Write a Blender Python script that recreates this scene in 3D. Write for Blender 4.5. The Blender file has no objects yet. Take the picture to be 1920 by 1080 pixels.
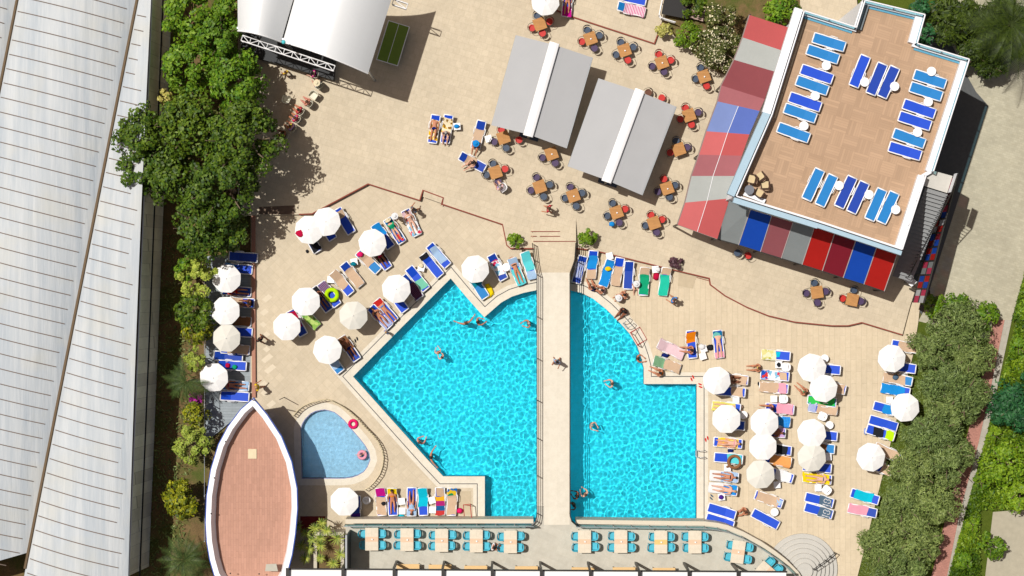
import bpy, bmesh, math, random
import numpy as np
from mathutils import Vector, Matrix
from mathutils.geometry import tessellate_polygon
random.seed(7); R_ = np.random.default_rng(11)
SC = bpy.context.scene; COL = SC.collection
PI = math.pi
# ---------------------------------------------------------------- camera, sky, sun, exposure
S, H = 28.0, 120.0                       # photo pixels per metre on the ground; flying height in metres
cam = bpy.data.objects.new("camera", bpy.data.cameras.new("camera")); COL.objects.link(cam)
cam.location = (0, 0, H); cam.rotation_euler = (0, 0, 0)
cam.data.sensor_width = 36; cam.data.lens = 36*H/(1920/S); cam.data.clip_end = 2000; cam.data.clip_start = 1
SC.camera = cam
SUN = Vector((0.393, -0.214, -1.0))      # direction the light travels
EL = math.atan2(1, math.hypot(SUN.x, SUN.y)); AZ = math.atan2(-SUN.x, -SUN.y)
w = bpy.data.worlds.new("World"); SC.world = w; w.use_nodes = True
sky = w.node_tree.nodes.new("ShaderNodeTexSky"); sky.sky_type = 'NISHITA'; sky.sun_disc = False
sky.sun_elevation = EL; sky.sun_rotation = AZ
sky.dust_density = 3.0; sky.ozone_density = .4
bg = w.node_tree.nodes["Background"]; bg.inputs[1].default_value = 0.068
wt = w.node_tree.nodes.new("ShaderNodeMix"); wt.data_type = 'RGBA'; wt.blend_type = 'MULTIPLY'; wt.inputs[0].default_value = 1; wt.inputs[7].default_value = (1.2, .97, .78, 1)   # hazy warm summer sky
w.node_tree.links.new(sky.outputs[0], wt.inputs[6]); w.node_tree.links.new(wt.outputs[2], bg.inputs[0])
sl = bpy.data.lights.new("sun", 'SUN'); sl.energy = 4.55; sl.angle = math.radians(0.5); sl.color = (1, .975, .935)
so = bpy.data.objects.new("sun", sl); COL.objects.link(so); so.rotation_euler = SUN.to_track_quat('-Z', 'Y').to_euler(); so.location = (-30, 20, 80)
SC.view_settings.view_transform = 'Standard'; SC.view_settings.look = 'None'
SC.view_settings.exposure = 0.0; SC.view_settings.gamma = 1
SC.cycles.max_bounces = 6; SC.cycles.diffuse_bounces = 3; SC.cycles.glossy_bounces = 2
SC.cycles.transmission_bounces = 4; SC.cycles.transparent_max_bounces = 8
SC.cycles.sample_clamp_indirect = 6

def P(px, py, z=0.0):
    "the point at height z seen at photo pixel (px, py): reads off real plan positions from the aerial photo"
    k = 1 - z/H
    return Vector(((px-960)/S*k, (540-py)/S*k, z))

# ---------------------------------------------------------------- materials
def lin1(v): v /= 255; return v/12.92 if v < .04045 else ((v+.055)/1.055)**2.4
def C(c, k=1/1.42): return tuple(lin1(x)*k for x in c)+(1,)
MATS = {}
class N:
    "small node graph helper"
    def __init__(s, name):
        s.m = bpy.data.materials.new(name); s.m.use_nodes = True; s.t = s.m.node_tree
        s.b = s.t.nodes["Principled BSDF"]; s.out = s.t.nodes["Material Output"]
        s.tc = None; MATS[name] = s.m
    def n(s, typ, **kw):
        x = s.t.nodes.new(typ)
        for k, v in kw.items():
            if k[0] == '_': setattr(x, k[1:], v)
            else:
                key = int(k[1:]) if k[0] == 'i' and k[1:].isdigit() else k
                s.put(x.inputs[key], v)
        return x
    def put(s, inp, v):
        if isinstance(v, bpy.types.NodeSocket): s.t.links.new(v, inp)
        else: inp.default_value = v
    def co(s, rot=0, scale=(1, 1, 1), obj=True):
        if s.tc is None: s.tc = s.t.nodes.new("ShaderNodeTexCoord")
        mp = s.t.nodes.new("ShaderNodeMapping"); mp.inputs[2].default_value = (0, 0, rot); mp.inputs[3].default_value = scale
        s.t.links.new(s.tc.outputs[3 if obj else 2], mp.inputs[0]); return mp.outputs[0]
    def mix(s, f, a, b, mode='MIX'):
        x = s.t.nodes.new("ShaderNodeMix"); x.data_type = 'RGBA'; x.blend_type = mode
        s.put(x.inputs[0], f); s.put(x.inputs[6], a); s.put(x.inputs[7], b); return x.outputs[2]
    def noise(s, vec, scale, detail=4, rough=.5): return s.n("ShaderNodeTexNoise", Vector=vec, Scale=scale, Detail=detail, Roughness=rough).outputs[0]
    def ramp(s, f, stops, interp='LINEAR'):
        x = s.t.nodes.new("ShaderNodeValToRGB"); x.color_ramp.interpolation = interp; s.put(x.inputs[0], f)
        e = x.color_ramp.elements
        while len(e) < len(stops): e.new(.5)
        for el, (p, c) in zip(e, stops): el.position = p; el.color = c if len(c) == 4 else tuple(c)+(1,)
        return x.outputs[0]
    def math(s, op, a, b=0.0, c=0.0):
        x = s.t.nodes.new("ShaderNodeMath"); x.operation = op; s.put(x.inputs[0], a); s.put(x.inputs[1], b); s.put(x.inputs[2], c); return x.outputs[0]
    def bump(s, h, st=.3, d=.02): s.put(s.b.inputs["Normal"], s.n("ShaderNodeBump", Strength=st, Distance=d, Height=h).outputs[0])
    def done(s, col, rough=.6, metal=0, spec=.3):
        s.put(s.b.inputs["Base Color"], col); s.put(s.b.inputs["Roughness"], rough); s.b.inputs["Metallic"].default_value = metal
        s.b.inputs["Specular IOR Level"].default_value = spec; return s.m
def sh(c, k): return tuple(min(1, x*k) for x in c[:3])+(1,)
def plain(name, c, rough=.6, var=.12, sc=4, metal=0, spec=.3, bump=0, bs=30, k=1/1.42):
    if name in MATS: return MATS[name]
    g = N(name); c = C(c, k); v = g.co()
    col = g.mix(g.noise(v, sc), sh(c, 1-var), sh(c, 1+var))
    if bump: g.bump(g.noise(v, bs), bump, .02)
    return g.done(col, rough, metal, spec)

def paving(name, c, rot=0, tw=.6, th=.3, mortar=.8, off=.5, var=.06, stain=.1, k=1/1.42):
    g = N(name); c = C(c, k); v = g.co(rot)
    br = g.n("ShaderNodeTexBrick", Vector=v, Color1=sh(c, 1-var), Color2=sh(c, 1+var), Mortar=sh(c, mortar), Scale=1.0, **{"Mortar Size": .012, "Mortar Smooth": .3, "Bias": 0.0, "Brick Width": tw, "Row Height": th})
    br.offset = off
    n1 = g.noise(v, .25, 6, .6); n2 = g.noise(v, 3.0, 5, .65); n3 = g.noise(v, 18, 3, .7)
    col = g.mix(1.0, br.outputs[0], g.ramp(n1, [(.3, (1-stain,)*3), (.7, (1+stain*.4,)*3)]), 'MULTIPLY')
    col = g.mix(1.0, col, g.ramp(n2, [(.3, (.93, .92, .9)), (.65, (1.03, 1.03, 1.03))]), 'MULTIPLY')
    col = g.mix(1.0, col, g.ramp(n3, [(.3, (.94,)*3), (.7, (1.04,)*3)]), 'MULTIPLY')
    g.bump(n3, .15, .01)
    return g.done(col, .75, 0, .25)
PAVE_U = paving("upper_paving", (221, 206, 179), math.radians(17), .42, .42, .87, .5, .04, .1)
PAVE_L = paving("pool_paving", (221, 206, 179), math.radians(45), .5, .5, .88, 0, .04, .11)
PAVE_R = paving("plank_paving", (228, 211, 181), math.radians(90), 1.6, .36, .78, .5, .035, .1)
PAVE_T = paving("terrace_stone", (212, 207, 192), .4, .7, .5, .96, .5, .05, .1)
PAVE_D = paving("driveway_stone", (198, 192, 168), math.radians(17), .3, .15, .9, .5, .08, .13)
COPING = paving("coping_stone", (238, 230, 212), 0, .6, .6, .93, 0, .03, .05)
BRIDGE = paving("bridge_stone", (238, 230, 212), 0, .6, 8, .96, 0, .02, .04)
BRICKP = paving("brick_paving", (196, 140, 125), .2, .22, .11, .8, .5, .1, .18)
KERBS = paving("kerb_stone", (190, 185, 170), .2, .5, .5, .8, .5, .06, .15)
GREYW = paving("grey_planks", (165, 175, 180), 0, 1.5, .18, .7, .5, .08, .1)
BOATD = paving("boat_planks", (204, 156, 134), math.radians(90), .8, .17, .8, .5, .06, .1)
GREYP = plain("grey_concrete", (208, 205, 196), .8, .1, 2, bump=.1)
REDK = plain("red_brick_trim", (150, 78, 62), .8, .2, 12)
BLACKL = plain("black_channel", (50, 52, 60), .6, .1)
# roof deck with basket weave wood tiles
g = N("basket_weave_deck"); v = g.co(math.radians(17)); c = C((198, 165, 134))
b1 = g.n("ShaderNodeTexBrick", Vector=v, Color1=sh(c, .9), Color2=sh(c, 1.09), Mortar=sh(c, .8), Scale=1.0, **{"Mortar Size": .008, "Brick Width": .9, "Row Height": .15}); b1.offset = 0
v2 = g.co(math.radians(17+90))
b2 = g.n("ShaderNodeTexBrick", Vector=v2, Color1=sh(c, .87), Color2=sh(c, 1.05), Mortar=sh(c, .8), Scale=1.0, **{"Mortar Size": .008, "Brick Width": .9, "Row Height": .15}); b2.offset = 0
ck = g.n("ShaderNodeTexChecker", Vector=v, Scale=1/.9)
col = g.mix(ck.outputs[1], b1.outputs[0], b2.outputs[0]); col = g.mix(1.0, col, g.ramp(g.noise(v, .5, 5), [(.3, (.93, .92, .9)), (.7, (1.03,)*3)]), 'MULTIPLY')
WEAVE = g.done(col, .7)
# soil and lawn
g = N("dry_soil"); v = g.co(); WE = g.mix(g.noise(v, 1.3, 8, .7), C((92, 74, 50)), C((150, 126, 86))); g.bump(g.noise(v, 8, 6), .8, .08)
SOIL = g.done(g.mix(g.ramp(g.noise(v, .5, 6, .7), [(.45, (0, 0, 0)), (.62, (1, 1, 1))]), WE, C((92, 100, 48))), .95, 0, .1)
g = N("lawn_grass"); v = g.co(); g.bump(g.noise(v, 25, 5, .8), 1, .06)
LAWN = g.done(g.mix(g.noise(v, 2.2, 8, .75), C((66, 84, 22)), C((112, 126, 46))), .9, 0, .1)
# pool water: real refracting surface over a tiled basin, so the sun draws its own caustic net on the floor
def refr(name, tint):
    m = bpy.data.materials.new(name); m.use_nodes = True; nt = m.node_tree; nt.nodes.clear(); o = nt.nodes.new("ShaderNodeOutputMaterial"); r = nt.nodes.new("ShaderNodeBsdfGlass")
    r.inputs['IOR'].default_value = 1.33; r.inputs['Roughness'].default_value = 0; r.inputs[0].default_value = tint; nt.links.new(r.outputs[0], o.inputs[0]); MATS[name] = m; return m
WATER = refr("pool_water", (.45, .96, .99, 1)); WATERK = refr("kids_water", (.97, 1, 1, 1))
POOLT = paving("pool_tiles", (112, 236, 255), 0, .3, .3, .95, 0, .02, .04, k=.93)
POOLK = paving("kids_pool_tiles", (172, 222, 252), 0, .25, .25, .93, 0, .02, .04, k=.86)
sl.cycles.is_caustics_light = True
WHITE = plain("white_plastic", (248, 248, 248), .4, .02, spec=.4, k=.8)
UMBR = plain("umbrella_cloth", (250, 249, 246), .9, .01, 2, spec=.1, k=.76)
UMBO = plain("umbrella_cloth_cream", (234, 231, 220), .9, .02, 2, spec=.1, k=.72)
WALLW = plain("white_render", (246, 247, 250), .6, .03, 3, k=.8)
PALEB = plain("pale_blue_render", (178, 206, 222), .6, .06, 3)
BLUEP = plain("royal_blue_paint", (30, 80, 180), .4, .08)
METAL = plain("dark_metal", (62, 60, 58), .4, .1, metal=.3)
STEEL = plain("pale_steel", (190, 196, 200), .3, .05, metal=.5)
def glass(name, tint, rough=.08, solid=.35):
    g = N(name); tr = g.n("ShaderNodeBsdfTransparent", Color=tint)
    g.done(tint, rough, 0, .5)
    mx = g.n("ShaderNodeMixShader", i0=solid, i1=tr.outputs[0], i2=g.b.outputs[0]); g.t.links.new(mx.outputs[0], g.out.inputs[0]); return g.m
GLASSB = glass("blue_glass", (.36, .72, .82, 1)); GLASSG = glass("grey_glass", (.2, .28, .32, 1), .1, .5); GLASST = glass("teal_glass", (.35, .66, .72, 1))

# ---------------------------------------------------------------- mesh helpers
def link(name, verts, faces, mat, parent=None, smooth=False, kind=None, loc=None):
    me = bpy.data.meshes.new(name); me.from_pydata([tuple(v) for v in verts], [], faces); me.update()
    if smooth: me.shade_smooth()
    for m in (mat if isinstance(mat, (list, tuple)) else [mat]): me.materials.append(m)
    o = bpy.data.objects.new(name, me); COL.objects.link(o)
    if parent is not None: o.parent = parent
    if kind: o["kind"] = kind
    if loc is not None: o.location = loc
    return o
class MB:
    def __init__(s): s.v = []; s.f = []
    def add(s, v, f): k = len(s.v); s.v += [Vector(x) for x in v]; s.f += [tuple(i+k for i in q) for q in f]; return s
    def box(s, c, d, rot=None):
        x, y, z = (q/2 for q in d); v = [Vector((a, b, e)) for a in (-x, x) for b in (-y, y) for e in (-z, z)]
        if rot is not None: v = [rot @ p for p in v]
        return s.add([p+Vector(c) for p in v], [(0, 1, 3, 2), (4, 6, 7, 5), (0, 4, 5, 1), (2, 3, 7, 6), (0, 2, 6, 4), (1, 5, 7, 3)])
    def tube(s, pts, r, n=6, closed=False, r2=None):
        pts = [Vector(p) for p in pts]; m = len(pts); vs = []
        for i, p in enumerate(pts):
            a = pts[i-1] if (i > 0 or closed) else p; b = pts[(i+1) % m] if (i < m-1 or closed) else p
            d = (b-a).normalized(); q = d.to_track_quat('Z', 'Y'); rr = r if r2 is None else r+(r2-r)*i/max(1, m-1)
            vs += [p+q @ Vector((math.cos(2*PI*k/n)*rr, math.sin(2*PI*k/n)*rr, 0)) for k in range(n)]
        fs = []
        for i in range(m if closed else m-1):
            for k in range(n):
                a, b = i*n+k, i*n+(k+1) % n; c, d = ((i+1) % m)*n+(k+1) % n, ((i+1) % m)*n+k; fs.append((a, b, c, d))
        if not closed: fs += [tuple(range(n))[::-1], tuple((m-1)*n+k for k in range(n))]
        return s.add(vs, fs)
    def lathe(s, prof, n=16, c=(0, 0, 0)):
        vs = []; fs = []
        for r, z in prof: vs += [Vector((c[0]+r*math.cos(2*PI*k/n), c[1]+r*math.sin(2*PI*k/n), c[2]+z)) for k in range(n)]
        for i in range(len(prof)-1):
            for k in range(n): fs.append((i*n+k, i*n+(k+1) % n, (i+1)*n+(k+1) % n, (i+1)*n+k))
        fs += [tuple(range(n))[::-1], tuple((len(prof)-1)*n+k for k in range(n))]
        return s.add(vs, fs)
    def prism(s, pts, z0, z1, holes=()):
        loops = [[Vector((p[0], p[1], 0)) for p in pts]]+[[Vector((p[0], p[1], 0)) for p in h] for h in holes]
        tris = tessellate_polygon(loops); flat = [p for l in loops for p in l]
        top = [Vector((p.x, p.y, z1)) for p in flat]; bot = [Vector((p.x, p.y, z0)) for p in flat]; n = len(flat); fs = []
        for t in tris:
            a, b, c = (flat[i] for i in t)
            if (b-a).cross(c-a).z < 0: t = t[::-1]
            fs.append(tuple(t)); fs.append(tuple(i+n for i in t[::-1]))
        k = 0
        for l in loops:
            m = len(l)
            for i in range(m): a, b = k+i, k+(i+1) % m; fs.append((b, a, a+n, b+n))
            k += m
        return s.add(top+bot, fs)
    def build(s, name, mat, parent=None, smooth=False, **k): return link(name, s.v, s.f, mat, parent, smooth, **k)
def px_poly(pts, z): return [P(x, y, z).xy for x, y in pts]
def fixn(o):
    bm = bmesh.new(); bm.from_mesh(o.data); bmesh.ops.recalc_face_normals(bm, faces=bm.faces); bm.to_mesh(o.data); bm.free(); return o
def slab(name, pts, z, thick, mat, holes=(), kind="structure", parent=None, at=None):
    zz = z if at is None else at
    return fixn(MB().prism(px_poly(pts, zz), z-thick, z, [px_poly(h, zz) for h in holes]).build(name, mat, parent, kind=kind))
def offset(pts, d, closed=True):
    "offset a plan polyline by d metres to its left"
    out = []; m = len(pts)
    for i in range(m):
        p = Vector(pts[i]); a = Vector(pts[i-1]) if (closed or i > 0) else None; b = Vector(pts[(i+1) % m]) if (closed or i < m-1) else None
        d1 = (p-a).normalized() if a is not None else (b-p).normalized(); d2 = (b-p).normalized() if b is not None else d1
        n1 = Vector((-d1.y, d1.x)); n2 = Vector((-d2.y, d2.x)); nn = n1+n2
        nn = nn/max(.35, nn.length_squared/2) if nn.length > 1e-6 else n1
        out.append(p+nn*d)
    return out
def band(name, pts, d0, d1, z, thick, mat, closed=True, kind="structure", parent=None):
    a = offset(pts, d0, closed); b = offset(pts, d1, closed); m = len(pts); mb = MB()
    vs = [Vector((p.x, p.y, z)) for p in a]+[Vector((p.x, p.y, z)) for p in b]+[Vector((p.x, p.y, z-thick)) for p in a]+[Vector((p.x, p.y, z-thick)) for p in b]
    fs = []
    for i in range(m if closed else m-1):
        j = (i+1) % m; fs += [(i, j, m+j, m+i), (2*m+j, j, i, 2*m+i), (m+i, m+j, 3*m+j, 3*m+i)]
    if not closed: fs += [(0, m, 3*m, 2*m), (m-1, 3*m-1, 4*m-1, 2*m-1)]
    mb.add(vs, fs); o = mb.build(name, mat, parent, kind=kind); return fixn(o)
def tag(o, label, cat, group=None, kind=None):
    o["label"] = label; o["category"] = cat
    if group: o["group"] = group
    if kind: o["kind"] = kind
    return o
def empty(name, loc=(0, 0, 0), rot=0, label=None, cat=None, group=None):
    o = bpy.data.objects.new(name, None); COL.objects.link(o); o.location = loc; o.rotation_euler = (0, 0, rot)
    o.empty_display_size = .2
    if label: tag(o, label, cat, group)
    return o
class Proto:
    "a thing with parts kept outside the scene; put() copies it and all its parts in"
    def __init__(s, name, parts): s.name = name; s.parts = parts      # parts: (name, mesh, index of parent part or None)
    def put(s, loc, rot, label, cat, group=None, mats=None, scale=1, tilt=None):
        e = empty(s.name, loc, rot, label, cat, group); made = []
        if scale != 1: e.scale = (scale,)*3
        for nm, me, par in s.parts:
            o = bpy.data.objects.new(nm, me); COL.objects.link(o); o.parent = e if par is None else made[par]; made.append(o)
            if mats and nm in mats:
                o.material_slots[0].link = 'OBJECT'; o.material_slots[0].material = mats[nm]
        return e
def mesh_of(mb, name, mat, smooth=False, bevel=0):
    me = bpy.data.meshes.new(name); me.from_pydata([tuple(v) for v in mb.v], [], mb.f); me.materials.append(mat)
    bm = bmesh.new(); bm.from_mesh(me); bmesh.ops.recalc_face_normals(bm, faces=bm.faces)
    if bevel: bmesh.ops.bevel(bm, geom=bm.edges[:], offset=bevel, segments=1, affect='EDGES', clamp_overlap=True)
    bm.to_mesh(me); bm.free()
    if smooth: me.shade_smooth()
    return me
# ================================================================ THE SETTING
U, T, RF = .3, 1.5, 8.1          # heights: upper terrace, raised dining terrace, roof deck
pool = [(845, 522), (876, 559), (908, 595), (925, 580), (940, 567), (960, 556), (982, 549), (1006, 544), (1038, 543), (1071, 545), (1090, 549), (1112, 560), (1137, 580), (1162, 605), (1180, 625), (1195, 650),
        (1202, 670), (1207, 690), (1207, 720), (1306, 720), (1306, 990), (909, 990), (909, 893), (831, 893), (800, 860), (662, 706), (750, 617)]
kids = [(565, 804), (567, 796), (573, 786), (582, 777), (591, 772), (600, 770), (609, 769), (618, 771), (627, 774), (636, 781), (645, 789), (673, 822), (684, 836), (691, 849), (693, 862), (688, 875), (681, 884), (671, 890), (660, 894), (645, 896), (567, 896)]
deckL = [(470, 330), (1075, 330), (1075, 1100), (470, 1100)]
deckR = [(1075, 330), (1790, 330), (1745, 560), (1722, 602), (1712, 665), (1669, 834), (1603, 1100), (1075, 1100)]
# the deck is split under the bridge line so that each side keeps its own paving
poolL = [p for p in pool if p[0] < 1039]; poolR = [p for p in pool if p[0] > 1037]
iL = [(1038, 543)]+[(1038, 990), (909, 990), (909, 893), (831, 893), (800, 860), (662, 706), (750, 617)]+[(845, 522), (876, 559), (908, 595), (925, 580), (940, 567), (960, 556), (982, 549), (1006, 544)]
iR = [(1038, 543), (1071, 545), (1090, 549), (1112, 560), (1137, 580), (1162, 605), (1180, 625), (1195, 650), (1202, 670), (1207, 690), (1207, 720), (1306, 720), (1306, 990), (1038, 990)]
# left deck: outline runs round its half of the pool
dl = [(470, 330), (1038, 330), (1038, 543), (1006, 544), (982, 549), (960, 556), (940, 567), (925, 580), (908, 595), (876, 559), (845, 522), (750, 617), (662, 706), (800, 860), (831, 893), (909, 893), (909, 990), (1038, 990), (1038, 1100), (470, 1100)]
slab("pool_deck", dl, 0, .2, PAVE_L, [kids])
dr = [(1038, 330), (1600, 330), (1700, 500), (1728, 545), (1722, 602), (1712, 665), (1669, 834), (1603, 1100), (1038, 1100), (1038, 990), (1306, 990), (1306, 720), (1207, 720), (1207, 690), (1202, 670), (1195, 650), (1180, 625), (1162, 605), (1137, 580), (1112, 560), (1090, 549), (1071, 545), (1038, 543)]
slab("pool_deck", dr, 0, .2, PAVE_R)
from mathutils import noise as mnoise
fixn(MB().prism([(-350, -350), (350, -350), (350, 350), (-350, 350)], -.4, -.2, [px_poly(pool, 0), px_poly(kids, 0)]).build("ground", SOIL, kind="structure"))
def inside(p, poly):
    r = False
    for i in range(len(poly)):
        a, b = poly[i], poly[i-1]
        if (a[1] > p[1]) != (b[1] > p[1]) and p[0] < (b[0]-a[0])*(p[1]-a[1])/(b[1]-a[1])+a[0]: r = not r
    return r
def basin(name, pts, depth, tile, wat, z, amp, sc, step):
    "tiled walls and floor, and a rippled water surface clipped to the outline"
    q = px_poly(pts, 0); m = len(q); vs = [Vector((p.x, p.y, -.0)) for p in q]+[Vector((p.x, p.y, -depth)) for p in q]; fs = [(i, (i+1) % m, m+(i+1) % m, m+i) for i in range(m)]
    tr = tessellate_polygon([[Vector((p.x, p.y, 0)) for p in q]]); fs += [tuple(i+m for i in t) for t in tr]
    o = fixn(link(name+"_basin", vs, fs, tile, kind="structure")); o.cycles.is_caustics_receiver = True
    if sum(f.normal.z for f in o.data.polygons if abs(f.normal.z) > .5) < 0:
        o.data.flip_normals()
    x0, x1 = min(p.x for p in q), max(p.x for p in q); y0, y1 = min(p.y for p in q), max(p.y for p in q); nx, ny = int((x1-x0)/step)+2, int((y1-y0)/step)+2
    vs = []; idx = {}; fs = []; far = offset(q, sg_(q)*-.15)
    for j in range(ny):
        for i in range(nx):
            x, y = x0+i*step, y0+j*step
            if not inside((x+step/2, y+step/2), far): continue
            f = []
            for a, b in ((i, j), (i+1, j), (i+1, j+1), (i, j+1)):
                if (a, b) not in idx:
                    X, Y = x0+a*step, y0+b*step; h = mnoise.noise(Vector((X*sc, Y*sc, 0)))+.5*mnoise.noise(Vector((X*sc*2.1+9, Y*sc*2.1, 3)))+.35*mnoise.noise(Vector((X*.5, Y*.5, 7))); idx[(a, b)] = len(vs); vs.append((X, Y, z+amp*h*(.75+.5*mnoise.noise(Vector((X*.15, Y*.15, 5))))))
                f.append(idx[(a, b)])
            fs.append(f)
    o = link(name+"_water", vs, fs, wat, None, True, kind="structure"); o.cycles.is_caustics_caster = True
def sg_(q): return 1 if sum(q[i-1].cross(q[i]) for i in range(len(q))) > 0 else -1
basin("pool", pool, 1.5, POOLT, WATER, -.1, .03, 2.95, .065); basin("kids_pool", kids, .45, POOLK, WATERK, -.06, .012, 3.2, .06)
pw = px_poly(pool, 0); area = sum(pw[i-1].cross(pw[i]) for i in range(len(pw)))
sg = -1 if area > 0 else 1
band("pool_coping", pw, 0, sg*.48, .004, .004, COPING); band("drain_channel", pw, sg*.48, sg*.53, .006, .004, BLACKL); band("pool_coping", pw, sg*.53, sg*.78, .004, .004, COPING)
kw = px_poly(kids, 0); area = sum(kw[i-1].cross(kw[i]) for i in range(len(kw))); sk = -1 if area > 0 else 1
band("pool_coping", kw, 0, sk*.5, .004, .004, COPING)
band("drain_channel", kw, sk*.01, sk*.045, .007, .003, BLUEP)
# upper terrace, one low step above the pool deck
up = [(470, 404), (560, 402), (585, 401), (690, 345), (787, 376), (793, 357), (831, 371), (829, 383), (942, 421), (950, 460), (957, 466), (998, 466), (1082, 466), (1115, 470), (1262, 506), (1330, 522), (1332, 534), (1360, 555),
      (1400, 576), (1440, 592), (1490, 604), (1560, 611), (1590, 611), (1616, 605), (1692, 628), (1706, 575), (1716, 545), (1690, 480), (1640, 300), (1600, -60), (446, -60), (446, 404)]
slab("upper_terrace", up, U, U-.004, PAVE_U)
# trim left of the step edge line
ue = [P(x, y, U).xy for x, y in up[1:25]]
band("kerb", ue, -.03, .045, U+.004, .3, REDK, closed=False)
slab("stone_step", [(795, 358), (830, 371), (827, 381), (793, 369)], U+.03, .03, PAVE_U); band("kerb", px_poly([(787, 376), (793, 357), (831, 371), (827, 385)], U+.04), -.03, .03, U+.045, .04, REDK, closed=False)
us = [(930, -30), (1068, 30), (1227, 82), (1236, 58), (1240, 45), (1260, -60), (930, -60)]
slab("upper_step", us, U+.16, .156, PAVE_U); band("kerb", px_poly(us[:5], U+.16), -.03, .05, U+.165, .16, REDK, closed=False)
band("kerb", px_poly([(475, 404), (475, 560), (476, 745)], .2), -.12, .12, .2, .2, plain("terracotta_kerb", (186, 134, 112), .8, .12, 6), closed=False)
slab("stone_slab", [(1273, 507), (1307, 513), (1299, 541), (1271, 536)], .02, .016, plain("beige_slab", (205, 188, 158), .8)); band("kerb", px_poly([(1300, 511), (1331, 520), (1331, 527), (1306, 520)], .06), -.02, .02, .06, .05, REDK, closed=False)
slab("stone_slab", [(862, 921), (883, 921), (883, 965), (862, 965)], .02, .01, plain("beige_slab", (205, 188, 158), .8))
for i in range(12):                                             # broken pale tiles along the left edge of the deck
    a = (486+random.random()*16, 560+i*22+random.random()*8); k = 6+random.random()*10
    slab("pale_tile", [(a[0], a[1]), (a[0]+k, a[1]-k*.8), (a[0]+k+7, a[1]-k*.8+6), (a[0]+7, a[1]+6)], .004, .003, plain("pale_tile", (232, 218, 192), .8, .05))
# side terrace of grey planks, left of the kerb
slab("plank_terrace", [(385, 480), (470, 480), (470, 760), (385, 830)], -.02, .1, GREYW)
slab("dark_steps", [(486, 388), (552, 385), (552, 402), (486, 402)], U+.01, .006, plain("brown_steps", (120, 100, 84), .8))
# driveway, lawn, paths, ground cover on the right
slab("driveway", [(1700, -80), (1990, -80), (1990, 430), (1925, 520), (1890, 645), (1722, 602), (1745, 560)], -.1, .06, PAVE_D)
slab("driveway", [(1500, -260), (1700, -260), (1700, -80), (1480, -80)], -.1, .06, LAWN)
slab("shadow_patch", [(1600, -90), (1770, -90), (1775, 60), (1800, 118), (1830, 172), (1853, 198), (1728, 590), (1600, 400)], -.095, .06, plain("painted_shade", (96, 98, 98), .9, .2, 5))  # dark sheet painted in the outline of the building's cast shadow on the driveway
slab("lawn", [(1722, 602), (1890, 645), (1868, 740), (1770, 1120), (1590, 1120), (1603, 1085), (1669, 834), (1712, 665)], -.11, .06, LAWN)
slab("brick_path", [(1862, 600), (1884, 600), (1858, 727), (1835, 831), (1800, 960), (1772, 1100), (1742, 1100), (1766, 1000), (1800, 870), (1836, 730)], -.04, .08, BRICKP)
slab("kerb_path", [(1884, 600), (1897, 600), (1870, 727), (1847, 831), (1816, 960), (1786, 1100), (1772, 1100), (1800, 960), (1835, 831), (1858, 727)], .02, .12, KERBS)
slab("grass_bank", [(1925, 500), (2100, 300), (2100, 1140), (1786, 1140), (1816, 960), (1847, 831), (1870, 727), (1897, 600)], -.05, .1, LAWN)
slab("garden_yard", [(1862, 960), (1990, 950), (1990, 1100), (1845, 1100)], -.02, .05, plain("pale_yard", (186, 178, 156), .9, .15, 3))
slab("brick_path", [(1385, -60), (1430, -60), (1440, 30), (1405, 40)], U+.01, .01, BRICKP)
slab("garden_bed", [(1240, 45), (1300, -60), (1500, -60), (1500, 60), (1405, 60), (1380, 150), (1335, 130), (1290, 90)], U+.02, .02, SOIL)
slab("lawn", [(1520, -80), (1760, -80), (1760, 40), (1520, 40)], -.02, .05, LAWN)
# ---------------------------------------------------------------- raised dining terrace and its edge
curve = [(1320, 985), (1345, 988), (1362, 992), (1391, 1004), (1422, 1021), (1447, 1038), (1468, 1054), (1490, 1076), (1510, 1110)]
ter = [(648, 984), (996, 984), (1004, 979), (1006.5, 968), (1006.5, 950), (1068, 950), (1068, 968), (1072, 978), (1080, 984)]+curve+[(1510, 1150), (648, 1150)]
to = empty("raised_terrace", P(960, 1050, 0), 0); to["kind"] = "structure"
def rel(o, e): o.parent = e; o.matrix_parent_inverse = Matrix.Translation(-e.location); return o
rel(slab("floor", ter, T, .3, PAVE_T, kind="structure"), to)
wallm = plain("terrace_wall_render", (226, 214, 196), .8, .06)
edge = [P(x, y, T).xy for x, y in [(648, 981), (1000, 981)]]; edge2 = [P(x, y, T).xy for x, y in [(1080, 982)]+curve]
EC = plain("terrace_coping", (228, 216, 194), .7, .05)
for e in (edge, edge2):
    rel(band("edge_wall", e, 0, .28, T+.12, T+.1, EC, closed=False), to)
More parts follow.
